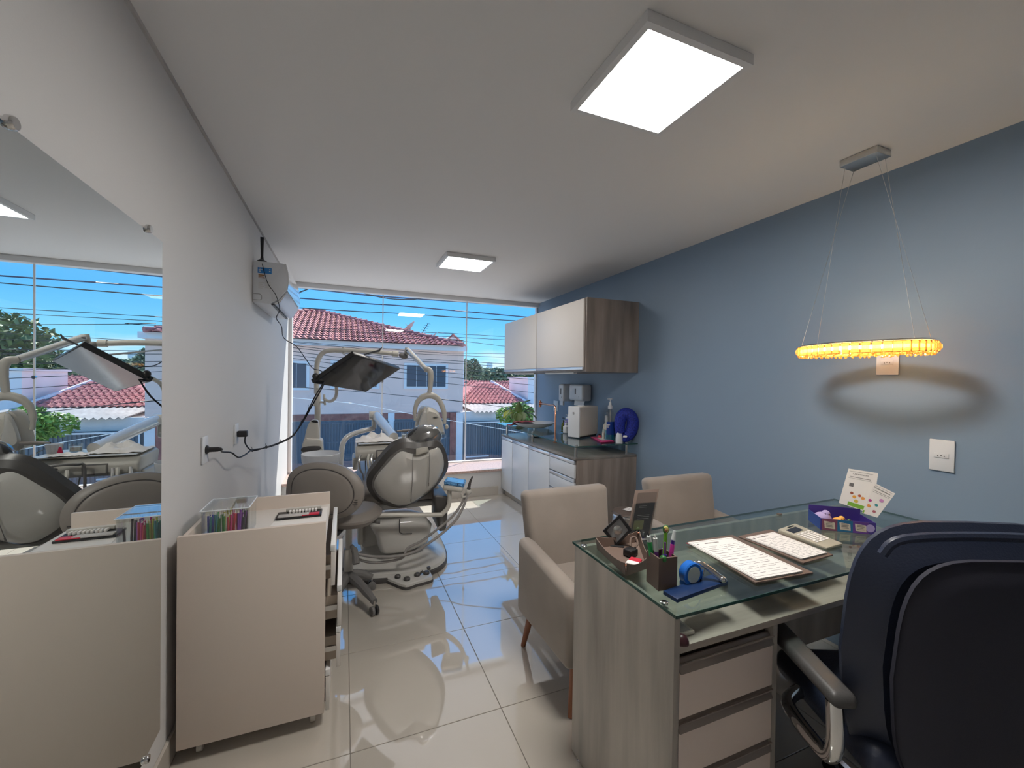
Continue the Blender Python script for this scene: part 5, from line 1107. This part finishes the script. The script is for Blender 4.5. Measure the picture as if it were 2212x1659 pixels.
# foot control on the floor
zf_ = .03
fo = [(830, 1246), (852, 1235), (902, 1223), (924, 1229), (934, 1243), (932, 1250), (900, 1259), (876, 1266), (850, 1257)]
FO = dens([onz(*q, zf_) for q in fo], 3)
ft = thing('foot_control', tuple(Vector((sum(p.x for p in FO)/len(FO), sum(p.y for p in FO)/len(FO), 0))), 'glossy pale foot control with dark round pedals on the floor', 'foot control')
fcn = sum(FO, Vector())/len(FO); fcn.z = 0; F0 = [Vector((p.x, p.y, 0)) for p in FO]
loft([sring(F0, fcn, 1.0, .001), sring(F0, fcn, 1.02, .010), sring(F0, fcn, 1.0, .020)]).build('rubber_rim', 'vinyld', ft)
loft([sring(F0, fcn, .99, .0201), sring(F0, fcn, .97, .034), sring(F0, fcn, .90, .040)]).build('plate', 'creamg', ft)
for px, py, r_ in ((859, 1246, .021), (879, 1251, .023), (901, 1242, .021), (921, 1238, .023), (892, 1226, .019), (925, 1228, .018)):
    p = onz(px, py, .045); MB().lathe([(r_, 0), (r_, .012), (r_*.7, .019), (0, .020)], Matrix.Translation((p.x, p.y, .0402)), 18, caps=False).build('pedal', 'vinyld', ft)
p = onz(906, 1240, .05); q = onz(914, 1235, .06); MB().tube([(p.x, p.y, .05), (q.x, q.y, .066)], .008, 8).build('joystick', 'vinyld', ft)
p = onz(873, 1214, .09); p = Vector((p.x, 3.02, .125)); 
MB().lathe([(.075, 0), (.08, .012), (.07, .03), (.03, .045), (0, .047)], Matrix.Translation((p.x, 3.16, .041)), 28, caps=False).tube([(p.x+.062+.0*k, 3.12, .09+.0*k) for k in range(1)]+[(p.x+.09, 3.10, .12), (p.x+.07, 3.06, .15), (p.x+.02, 3.05, .12)], .008, 8, 5).build('round_pedal', 'cream', ft) if False else None
rp = onz(873, 1216, .06)
dcp = MB().lathe([(.07, 0), (.075, .010), (.066, .026), (.03, .038), (0, .040)], Matrix.Translation((rp.x, rp.y+.06, .0745)), 28, caps=False).build('round_foot_switch', 'cream', dc)
MB().tube([Vector((rp.x+.05, rp.y+.05, .09))+Vector((.045*math.cos(a_), 0, .04+.04*math.sin(a_))) for a_ in (-2.2, -1, 0, 1, 2, 3)], .007, 8, 5).build('round_switch_handle', 'rubber', dc)
MB().tube([onz(*q, .012) for q in ((832, 1246), (810, 1236), (780, 1216), (760, 1198), (752, 1180))], .009, 8, 5).build('cord', 'vinyld', ft)
# ================================================================ spittoon unit with light pole
Ys = 3.43
su = thing('spittoon_unit', (-.16, 3.55, 0), 'cream spittoon unit with white bowl and tall bent light pole', 'spittoon unit')
bl, br = at(650, 990, Ys), at(735.5, 986, Ys); bcx = (bl.x+br.x)/2; rB = (br.x-bl.x)/2; zt2 = at(692, 981, Ys).z; zb3 = at(692, 1004, Ys).z-.02
MB().lathe([(.03, zb3-.02), (rB*.75, zb3), (rB*.96, zb3+.05), (rB, zt2+.006), (rB*.985, zt2+.008), (rB*.93, zb3+.05), (rB*.6, zb3+.02), (.02, zb3+.01)], Matrix.Translation((bcx, Ys, 0)), 36).build('bowl', 'whitec', su)
MB().box(bcx-.09, bcx+.10, Ys+.02, Ys+.36, .12, zb3-.03, .04, 4).build('cabinet', 'creamg', su)
Yt = Ys+.20
def plate_px(nm, m_, q, Y, th, par, rim=.01, bulge=.004, n=(0, -1, .02)): return MB().plate(dens([at(*k, Y) for k in q], 3), n, th, rim, bulge).build(nm, m_, par)
plate_px('tower_cover', 'cream', ((656, 980), (659, 940), (666, 916), (674, 908), (684, 908), (688, 916), (691, 948), (692, 980)), Yt-.02, .10, su, .012)
plate_px('tower_base', 'cream', ((654, 990), (656, 950), (676, 948), (694, 950), (697, 962), (694, 990)), Yt-.05, .14, su, .012)
plate_px('tower_band', 'vinyld', ((653, 976), (655, 966), (690, 964), (690, 972)), Yt-.062, .02, su, .003, .001)
plate_px('tower_cap', 'black', ((672, 911), (676, 908), (684, 908.5), (687, 913), (680, 913)), Yt-.025, .02, su, .001, .001)
Yp = 3.90
MB().tube([at(*q, Yp-.05) for q in ((685, 1010), (686, 900), (686.5, 838))], .0235, 14).build('pole', 'cream', su)
pp = [at(*q, Yp) for q in ((684, 850), (684, 800), (687, 778), (698, 762), (716, 757), (760, 757.5), (810, 760), (853, 764.5))]
MB().tube(pp, .0205, 14, 5).build('light_arm', 'cream', su)
MB().lathe([(.0265, 0), (.0265, .05)], fr(at(848, 764, Yp), Vector((0, 1, 0)), Vector((0, 0, 1))), 14).build('arm_collar', 'cream', su)
# clamp + hook for the monitor
m = MB(); c_ = at(685, 868, Yp-.05); m.lathe([(.028, -.035), (.028, .035)], Matrix.Translation(c_), 14)
m.tube([c_+Vector((.02, 0, 0)), at(700, 870, Yp-.1)], .008, 8); m.tube([at(700, 852, Yp-.1), at(702, 875, Yp-.1)], .009, 8); m.build('monitor_clamp', 'cream', su)
MB().tube([at(*q, y) for q, y in (((701, 862), 3.8), ((712, 867), 3.7), ((722, 862), 3.6), ((727, 850), 3.5), ((727, 830), 3.4), ((735, 815), 3.22))], .013, 10, 5).build('monitor_bracket', 'cream', su)
# operating lamp on the arm end
ol_ = thing('operating_lamp', tuple(at(878, 765, 3.93)), 'cream swivel operating lamp on the light pole above the headrest', 'lamp')
j0, j1 = at(869, 768, 3.93), at(878, 760, 3.93)
MB().ell(at(871, 769, 3.92), (.042, .03, .026), Matrix.Rotation(.35, 3, 'Y')).build('joint', 'rubber', ol_)
MB().tube([at(876, 772, 3.94), at(879, 751, 3.94)], [.022, .017], 14).build('swivel', 'cream', ol_)
e0, e1 = at(882, 757, 3.92), at(920, 797, 3.38)
MB().tube([e0, e1], [.025, .021], 14).build('balance_arm', 'creamg', ol_)
MB().lathe([(.029, -.002), (.029, .01)], fr(e0.lerp(e1, .06), Vector((0, 1, .2)), (e1-e0)) if False else Matrix.Translation(e0.lerp(e1, .05)), 14).build('arm_ring', 'rubber', ol_)
drop = [at(920, 798, 3.38), at(928, 800, 3.35), at(931, 812, 3.34), at(930, 830, 3.34), at(927, 853, 3.34)]
MB().tube(drop, [.024, .024, .022, .020, .018], 14, 4).build('drop_arm', 'cream', ol_)
# oval yoke
yk = [(897, 908), (896, 890), (901, 870), (913, 858), (930, 854), (944, 860), (954, 875), (960, 895), (960, 915)]
MB().tube([at(*q, 3.34) for q in yk], [.012, .017, .021, .025, .026, .024, .022, .020, .016], 12, 4).build('yoke', 'cream', ol_)
Yl = 3.27
plate_px('lamp_head', 'cream', ((904, 937), (910, 897), (918, 881), (930, 880.5), (947, 889), (958, 912), (963, 935), (962, 940), (930, 942)), Yl, .12, ol_, .025, .02, (.15, -1, -.1))
plate_px('lamp_front', 'creamg', ((902, 930), (908, 900), (915, 884), (921, 882), (922, 900), (926, 922), (928, 938), (915, 940)), Yl-.02, .05, ol_, .012, .01, (-.4, -1, -.1))
for k in range(3): 
    r_ = .010+.006*k; cpt = at(941, 899, Yl-.035)
    MB().tube([cpt+Vector((r_*math.sin(a_)*1.2, 0, -r_*math.cos(a_)*.6)) for a_ in (-1, -.5, 0, .5, 1)], .0016, 5).build('vent_slot', 'black', ol_)
MB().tube([at(901, 929, 3.24), at(880, 930, 3.2), at(857, 931.5, 3.16)], [.010, .011, .005], 10, 3).build('handle', 'vinyl', ol_)
MB().ell(at(965, 922, 3.3), (.014, .014, .02)).build('knob', 'cream', ol_)
plate_px('lamp_lens', 'acryl', ((946, 940), (962, 938), (963, 946), (950, 948)), 3.27, .05, ol_, .004, .002)
# ================================================================ hanging monitor
sF = .84
MP = [EYE+sF*(Vector(p)-EYE) for p in ((-.2212, 3.4, 1.3961), (.0621, 3.2485, 1.6111), (.4658, 3.8545, 1.5258), (.1825, 4.0061, 1.3109))]
mn = Vector((.4142, -.3915, -.8217))
mt = thing('hanging_monitor', tuple(sum(MP, Vector())/4), 'black flat screen monitor hung tilted over the dental chair', 'monitor')
MB().hexa(MP, [p-mn*.028 for p in MP], .004).build('bezel', 'black', mt)
mcn = sum(MP, Vector())/4; SI = [p.lerp(mcn, .035)+mn*.0008 for p in MP]; MB().hexa(SI, [p-mn*.0006 for p in SI]).build('screen', 'screen', mt, 0)
bi = [p.lerp(mcn, .3)-mn*.028 for p in MP]; MB().hexa(bi, [p.lerp(mcn, .6)-mn*.045 for p in MP], .004).build('rear_cover', 'black', mt)
cA = MP[0].lerp(MP[1], .12)-mn*.015; MB().ell(cA-mn*.012, (.02, .02, .02)).build('cable_hood', 'black', mt)
MB().tube([mcn-mn*.04, mcn-mn*.09, at(735, 815, 3.22)], .012, 8).build('mount', 'cream', mt)
q = MP[1].lerp(MP[2], .22)-mn*.03; MB().tube([q, q+Vector((.10, .1, .035)), q+Vector((.12, .12, .06))], [.004, .008, .002], 6).build('hanger_tab', 'black', mt)
q = at(742, 757, Yp); MB().tube([q+Vector((0, 0, -.03)), q+Vector((0, 0, .03))], .012, 8).tube([q+Vector((0, -.0, -.03)), mcn.lerp(MP[1], .4)-mn*.04], .006, 6).build('hanger', 'cream', mt)
# ================================================================ delivery unit on its arm
du = thing('delivery_unit', (.36, 3.6, .78), 'cream instrument delivery unit on a jointed arm over the chair', 'delivery unit')
MB().tube([at(*q, y) for q, y in (((735, 1010), 4.42), ((738, 975), 4.42), ((742, 955), 4.43), ((753, 942), 4.45), ((775, 933), 4.48), ((808, 925), 4.53))], [.026]*26, 14, 5).build('support_arm', 'creamg', du)
MB().tube([(at(735, 1012, 4.42).x, 4.42, .30), at(735, 1008, 4.42)], .03, 12).box(at(735, 1008, 4.42).x-.03, .2, 4.36, 4.48, .27, .33, .02).build('support_post', 'cream', du)
ja = at(808, 897, 4.55); MB().tube([at(808, 926, 4.54), at(808, 905, 4.55)], .024, 12).build('joint_stem', 'cream', du)
MB().lathe([(.045, -.05), (.048, -.04), (.048, .04), (.045, .05)], fr(ja, Vector((0, 0, 1)), Vector((0, 1, 0))), 22).build('joint_hub', 'creamg', du)
MB().lathe([(.03, 0), (.03, .004)], fr(ja+Vector((-.051, 0, 0)), Vector((0, 1, 0)), Vector((0, 0, 1))), 18).build('joint_cap', 'rubber', du) if False else None
jb = Vector((.40, 3.72, .93)); MB().tube([at(814, 899, 4.53), jb], [.048, .040], 18).build('balance_arm', 'creamg', du)
MB().lathe([(.050, 0), (.050, .012)], fr(at(814, 899, 4.53).lerp(jb, .13), (0, 0, 1), Vector((1, 0, 0))), 18).build('arm_ring', 'rubber', du) if False else None
ub = [(768, 1000), (772, 972), (782, 957), (800, 951), (900, 944), (960, 940), (960, 1000), (860, 1006)]
hx0, hx1 = .085, .655; hy0, hy1 = 3.50, 3.84
pr2 = [(hy0+.03, .775), (hy0, .80), (hy0, .855), (hy0+.05, .895), (hy1, .905), (hy1+.03, .885), (hy1, .80), (hy0+.1, .76)]
MB().hexa([(hx0, y, z) for y, z in pr2], [(hx1, y, z) for y, z in pr2], .014, 3).build('housing', 'cream', du)
MB().box(hx0+.02, hx1-.02, hy0+.02, hy1+.02, .9052, .911, .002).build('tray_mat', 'cream', du)
MB().hexa([(.24, hy0-.004, .788), (.37, hy0-.004, .788), (.37, hy0+.002, .788), (.24, hy0+.002, .788)], [(.24, hy0-.004, .862), (.37, hy0-.004, .862), (.37, hy0+.002, .862), (.24, hy0+.002, .862)], .002).build('panel_bezel', 'rubber', du)
MB().box(.25, .36, hy0-.006, hy0-.004, .80, .852).build('control_panel', 'cream', du)
MB().tube([(.33, hy0-.06, .70), (.33, hy0-.065, .86), (.36, hy0-.065, .875), (.46, hy0-.065, .875), (.49, hy0-.06, .86), (.49, hy0-.0, .84)], .008, 10, 4).build('handle', 'rubber', du)
for i, x in enumerate((.12, .185, .21, .43, .50)):
    MB().tube([(x, hy0-.02, .83), (x-.01, hy0-.05, .79), (x, hy0-.055, .72), (x+.02, hy0-.02, .68)], [.011, .010, .008, .006], 8, 4).build('instrument', 'cream' if i % 2 else 'steel', du)
    MB().tube([(x+.02, hy0-.02, .68), (x+.03, hy0+.05, .62), (x+.05, hy0+.2, .66), (x+.05, hy0+.25, .76)], .005, 6, 5).build('hose', 'hose', du)
MB().box(hx0-.02, hx0+.02, hy0+.04, hy1-.05, .70, .80, .015, 3).build('side_cheek', 'cream', du)
# things on the delivery tray
def crumple(nm, c, sx_, sy_, h, m_, lab, cat, seed):
    rd = random.Random(seed); b = MB(); n = 12; vs = []
    for i in range(n+1):
        vs.append([b.bm.verts.new((c[0]+sx_*(i/n-.5)+rd.uniform(-.004, .004), c[1]+sy_*(j/n-.5)+rd.uniform(-.004, .004), c[2]+.002+h*max(0, math.sin(PI*i/n)*math.sin(PI*j/n))*(.5+.5*math.sin(i*.9+seed)*math.cos(j*.7))+rd.uniform(0, .008))) for j in range(n+1)])
    for i in range(n):
        for j in range(n): b.bm.faces.new((vs[i][j], vs[i+1][j], vs[i+1][j+1], vs[i][j+1]))
    return tag(b.build(nm, m_, None, 20), lab, cat)
TZ = .9115
crumple('paper_bib', (.24, 3.70, TZ), .30, .26, .085, 'paper', 'crumpled white paper bib on the left of the delivery unit', 'paper', 3)
crumple('paper_towel_sheet', (.46, 3.575, TZ), .20, .11, .02, 'paper', 'folded white towel sheet at the front of the delivery unit', 'paper', 5)
t = thing('glass_jar', (.50, 3.74, TZ), 'small clear glass jar with a red strip on the delivery unit', 'jar')
MB().lathe([(.033, 0), (.035, .004), (.035, .055), (.032, .055), (.032, .006), (.0, .005)], Matrix.Translation((.50, 3.74, TZ)), 22, caps=False).build('glass', 'acryl', t)
MB().lathe([(.030, .0062), (.030, .035)], Matrix.Translation((.50, 3.74, TZ)), 18).build('cotton', 'cream', t)
t = thing('red_case', (.535, 3.64, TZ), 'small red pointed case beside the headrest', 'case')
MB().hexa([(.52, 3.63, TZ), (.55, 3.63, TZ), (.55, 3.65, TZ), (.52, 3.65, TZ)], [(.53, 3.635, TZ+.05), (.54, 3.635, TZ+.05), (.54, 3.645, TZ+.05), (.53, 3.645, TZ+.05)], .002).build('shell', mat('crimson_plastic', (.55, .015, .07), .3), t)
t = thing('white_tub', (.60, 3.72, TZ), 'white ribbed tub on the right of the delivery unit', 'tub')
MB().lathe([(.034, 0), (.042, .06), (.044, .062), (.039, .062), (.031, .004), (0, .003)], Matrix.Translation((.60, 3.72, TZ)), 24, caps=False).build('tub', 'whitec', t)
for k in range(12): a_ = 2*PI*k/12; MB().tube([(.60+.0355*math.cos(a_), 3.72+.0355*math.sin(a_), TZ+.004), (.60+.0425*math.cos(a_), 3.72+.0425*math.sin(a_), TZ+.058)], .0014, 5).build('rib', 'whitec', t)
# ================================================================ things on the glass worktop
A2, B2 = Vector((2.107, 3.683, 0)), Vector((2.166, 3.565, 0)); fx = (B2-A2).normalized(); fw_ = (B2-A2).length; fz = Vector((-fx.y, fx.x, 0)); ma = fr(Vector((A2.x, A2.y, GT)), fx, fz)
av = thing('water_distiller', tuple(A2+tz*GT), 'white upright countertop appliance with a pale front on the glass top', 'appliance')
MB().box(0, fw_, .012, .37, .012, .315, .018, 4, mx=ma).build('body', mat('warm_white_case', (.60, .56, .50), .4), av)
MB().box(-.003, fw_+.003, -.006, .012, .006, .318, .018, 4, mx=ma).build('front_panel', 'whitec', av)
MB().lathe([(.012, 0), (.012, .002)], fr(ma @ Vector((fw_*.5, -.0065, .25)), fx, tz), 14).build('emblem', 'steel', av)
MB().lathe([(.035, 0), (.035, .008), (.02, .012)], ma @ Matrix.Translation((fw_*.5, .14, .314)), 18).build('top_cap', 'whitec', av)
MB().box(fw_, fw_+.004, .32, .355, .1, .18, .001, mx=ma).build('vent_cover', 'cream', av); MB().box(.01, fw_-.01, .03, .35, 0, .012, mx=ma).build('feet', 'black', av, 0)
# big mouthwash bottle with a pump
bt = Vector((2.40, 3.385, GT)); t = thing('pump_bottle', tuple(bt), 'tall clear pump bottle half full of teal mouthwash with a blue label', 'bottle')
MB().lathe([(.048, 0), (.054, .006), (.054, .20), (.05, .225), (.055, .24), (.052, .262), (.03, .29), (.018, .30), (.018, .31)], Matrix.Translation(bt), 24, 1, .85).build('bottle', 'acryl', t)
MB().lathe([(.045, .003), (.051, .008), (.051, .10), (0, .10)], Matrix.Translation(bt), 24, 1, .85, caps=False).build('mouthwash', mat('teal_liquid', (.01, .13, .20), .1), t)
bl_ = MB()
for k in range(10):
    a0, a1 = -2.75+.19*k, -2.75+.19*(k+1); r_ = .0548
    q = [Vector((bt.x+r_*math.cos(a), bt.y+.85*r_*math.sin(a), bt.z+z)) for a, z in ((a0, .06), (a1, .06), (a1, .185), (a0, .185))]; bl_.face(q)
bmesh.ops.remove_doubles(bl_.bm, verts=bl_.bm.verts, dist=.0001); lb_ = bl_.build('label', mat('blue_bottle_label', (.012, .045, .24), .3), t)
for z, l_, s_ in ((.160, 'Fresh', 0), ):
    m = MB()
    for k in range(3): m.box(-.018, .012-.006*k, -.001, 0, -.006-.011*k, -.001-.011*k, mx=fr(bt+Vector((-.042, -.040, z)), Vector((.75, -.66, 0)), Vector((.66, .75, 0))))
    m.build('label_lettering', 'paper', lb_, 0)
MB().lathe([(.0215, .308), (.0215, .335), (.014, .345), (.012, .37), (.005, .374), (.005, .398)], Matrix.Translation(bt), 18).build('cap', 'whitec', t)
MB().hexa([bt+Vector((-.030, -.008, .398)), bt+Vector((.020, -.008, .398)), bt+Vector((.020, .008, .398)), bt+Vector((-.030, .008, .398))], [bt+Vector((-.032, -.006, .408)), bt+Vector((.018, -.006, .410)), bt+Vector((.018, .006, .410)), bt+Vector((-.032, .006, .408))], .002).build('pump_head', 'whitec', t)
MB().tube([bt+Vector((0, 0, .3)), bt+Vector((.005, 0, .02))], .003, 6).build('dip_tube', 'cream', t)
# second smaller bottle behind
b2 = Vector((2.44, 3.50, GT)); t = thing('spray_bottle', tuple(b2), 'pale bottle standing behind the tall pump bottle', 'bottle')
MB().lathe([(.03, 0), (.033, .005), (.033, .13), (.014, .16), (.014, .175)], Matrix.Translation(b2), 20).build('bottle', 'cream', t); MB().lathe([(.017, .172), (.017, .225), (.01, .23)], Matrix.Translation(b2), 16).build('cap', 'whitec', t)
# neck pillow
nc = Vector((2.478, 3.26, GT+.176)); t = thing('neck_pillow', (nc.x, nc.y, GT), 'royal blue U-shaped neck pillow leaning against the blue wall', 'pillow')
pth = []
for k in range(15):
    a = math.radians(-118+ (118+178)*k/14); pth.append(Vector((nc.x+.012*math.cos(a)-.0, nc.y, nc.z))+Vector((.0, 0, 0)))
U_ = Vector((.82, -.57, 0)).normalized()
def np_(u, z): return Vector((2.466, 3.212, GT-.004))+U_*u+tz*z
path = [np_(*q) for q in ((-.008, .050), (.012, .068), (.036, .105), (.052, .155), (.052, .215), (.030, .262), (-.010, .278), (-.045, .255), (-.060, .205), (-.062, .150), (-.058, .105), (-.05, .075))]
MB().tube(path, [.044, .052, .055, .056, .056, .055, .055, .054, .053, .05, .046, .030], 18, 4).build('cushion', mat('royal_blue_print', (.012, .025, .26), .7, var=.6, vscale=90), t)
MB().ell(np_(-.012, .048), (.04, .036, .044)).build('cushion_end', bpy.data.materials['royal_blue_print'], t)
MB().hexa(*[[np_(u, z)+Vector((-.02, -.05, 0))*o_ for u, z in ((-.045, .06), (-.01, .06), (-.005, .078), (-.04, .078))] for o_ in (.88, .93)]).build('care_tag', 'paper', t, 0)
# cup stack, pink tray and small bottles
cp = Vector((2.40, 3.235, GT)); t = thing('paper_cup_stack', tuple(cp), 'inverted stack of small white cups in front of the neck pillow', 'cups')
for k in range(4): MB().lathe([(.033, .012*k), (.033, .012*k+.003), (.024, .012*k+.062), (.0, .012*k+.063)], Matrix.Translation(cp+tz*.0005), 20, caps=False).build('cup', 'whitec', t)
tp = [onz(*q, GT) for q in ((1277, 946), (1298, 957), (1326, 955), (1303, 944))]
t = thing('pink_tray', tuple(sum(tp, Vector())/4), 'flat magenta tray on the glass top in front of the pump bottle', 'tray')
tz2 = Vector((0, 0, .010)); ctp = sum(tp, Vector())/4; MB().hexa(tp, [p+(p-ctp)*.08+tz2 for p in tp], .002).build('tray', 'pink', t)
ti = [ctp+(p-ctp)*.5+tz2*1.02 for p in tp]; MB().hexa(ti, [p+tz*.0015 for p in ti]).build('blue_pad', 'fibre', t, 0)
s_ = onz(1295, 945, GT+.01); s_.z = GT+.0115
t = thing('small_pot', tuple(s_), 'tiny coral pot with a black lid on the magenta tray', 'pot')
MB().lathe([(.013, 0), (.015, .022)], Matrix.Translation(s_), 16).build('pot', mat('coral_plastic', (.72, .12, .16), .35), t); MB().lathe([(.012, .0222), (.012, .036)], Matrix.Translation(s_), 14).build('lid', 'black', t)
s_ = onz(1303, 948, GT+.01); s_.z = GT+.0115
t = thing('small_bottle', tuple(s_), 'slim cream bottle standing on the magenta tray', 'bottle')
MB().lathe([(.012, 0), (.012, .06), (.009, .064)], Matrix.Translation(s_), 14).build('bottle', 'cream', t); MB().lathe([(.009, .0642), (.008, .095)], Matrix.Translation(s_), 12).build('cap', mat('mint_cap', (.48, .60, .55), .4), t)
# soaps in a wire basket
bk = Vector((2.27, 4.02, GT)); t = thing('wire_basket', tuple(bk), 'small wire basket holding soap bottles by the sink', 'basket')
for z in (.004, .03): MB().tube([bk+Vector((.06*math.sin(a), .085*math.cos(a), z)) for a in [2*PI*k/20 for k in range(20)]], .002, 6, closed=True).build('wire', 'chrome', t)
MB().tube([bk+Vector((0, .085, .03)), bk+Vector((0, .07, .12)), bk+Vector((0, .0, .165)), bk+Vector((0, -.07, .12)), bk+Vector((0, -.085, .03))], .0025, 8, 5).build('hoop_handle', 'chrome', t)
for k in range(6): MB().tube([bk+Vector((-.05+.02*k, -.07, .004)), bk+Vector((-.05+.02*k, .07, .004))], .0015, 5).build('wire', 'chrome', t)
def soap(dx, dy, r_, h, m_, lab, pump='whitec'):
    p = bk+Vector((dx, dy, .0065)); t = thing('soap_bottle', tuple(p), lab, 'bottle')
    MB().lathe([(r_*.95, 0), (r_, .005), (r_, h*.75), (r_*.4, h*.9), (r_*.4, h)], Matrix.Translation(p), 18).build('bottle', m_, t)
    MB().lathe([(r_*.45, h), (r_*.45, h+.015), (.004, h+.018), (.004, h+.04)], Matrix.Translation(p), 12).box(-.022, .006, -.004, .004, h+.038, h+.045, mx=Matrix.Translation(p)).build('pump', pump, t)
soap(0, .045, .030, .11, mat('olive_soap', (.10, .12, .02), .2), 'olive green soap bottle in the wire basket', 'black')
soap(.012, -.014, .036, .15, mat('lavender_soap', (.26, .22, .50), .3), 'lavender soap bottle with a white pump in the wire basket')
soap(-.024, -.05, .034, .09, 'whitec', 'short white soap bottle at the front of the wire basket')
# plant by the window
pl_ = Vector((2.10, 4.92, GT)); t = thing('potted_plant', tuple(pl_), 'broad leaved potted plant by the window behind the basin', 'plant')
MB().lathe([(.045, 0), (.06, .08), (.064, .08), (.056, .08), (.045, .01), (0, .008)], Matrix.Translation(pl_), 20, caps=False).build('pot', 'whitec', t)
MB().lathe([(.055, .068), (0, .072)], Matrix.Translation(pl_), 16, caps=False).build('soil', 'edge', t)
rd = random.Random(6)
def leafm(base, tip, w_, par, m_):
    d = tip-base; L = d.length; d.normalize(); s = d.cross(Vector((0, 0, 1))); s = s.normalized() if s.length > .1 else Vector((1, 0, 0)); n = s.cross(d); b = MB(); rows = []
    for i in range(8):
        u = i/7; ww = w_*math.sin(PI*(.08+.92*u)**.8)*(1 if u < 1 else 0); c = base+d*L*u-n*(-.10*L*math.sin(PI*u))
        rows.append([b.bm.verts.new(c+s*ww*k+n*abs(k)*w_*.28) for k in (-1, -.5, 0, .5, 1)])
    for a, c in zip(rows, rows[1:]):
        for k in range(4): b.bm.faces.new((a[k], a[k+1], c[k+1], c[k]))
    return b.build('leaf', m_, par, 60)
lm = mat('pale_green_leaf', (.13, .20, .07), .4, var=.25, vscale=10); ym = mat('yellow_green_leaf', (.42, .45, .06), .4)
for i, (px, py, y, qx, qy) in enumerate(((1120, 905, 4.8, 1121, 866), (1105, 905, 4.85, 1100, 878), (1124, 903, 4.8, 1135, 875), (1128, 900, 4.85, 1150, 880), (1135, 890, 4.8, 1158, 905), (1118, 890, 4.7, 1113, 917), (1127, 890, 4.7, 1128, 914), (1132, 888, 4.7, 1145, 910), (1106, 892, 4.8, 1092, 908), (1100, 888, 4.8, 1088, 905), (1112, 885, 4.9, 1090, 890), (1125, 880, 4.95, 1146, 866), (1138, 885, 4.75, 1154, 892), (1117, 893, 4.68, 1118, 915))):
    m_ = ym if i in (8, 9) else lm
    leafm(at(px, py, y), at(qx, qy, y-.06+.03*(i % 3)), .055 if i not in (8, 9, 1) else .036, t, m_)
    MB().tube([pl_+Vector((0, 0, .07)), (pl_+Vector((0, 0, .10))).lerp(at(px, py, y), .6)+Vector((0, 0, .03)), at(px, py, y)], .003, 5, 3).build('stem', 'lgreen', t)
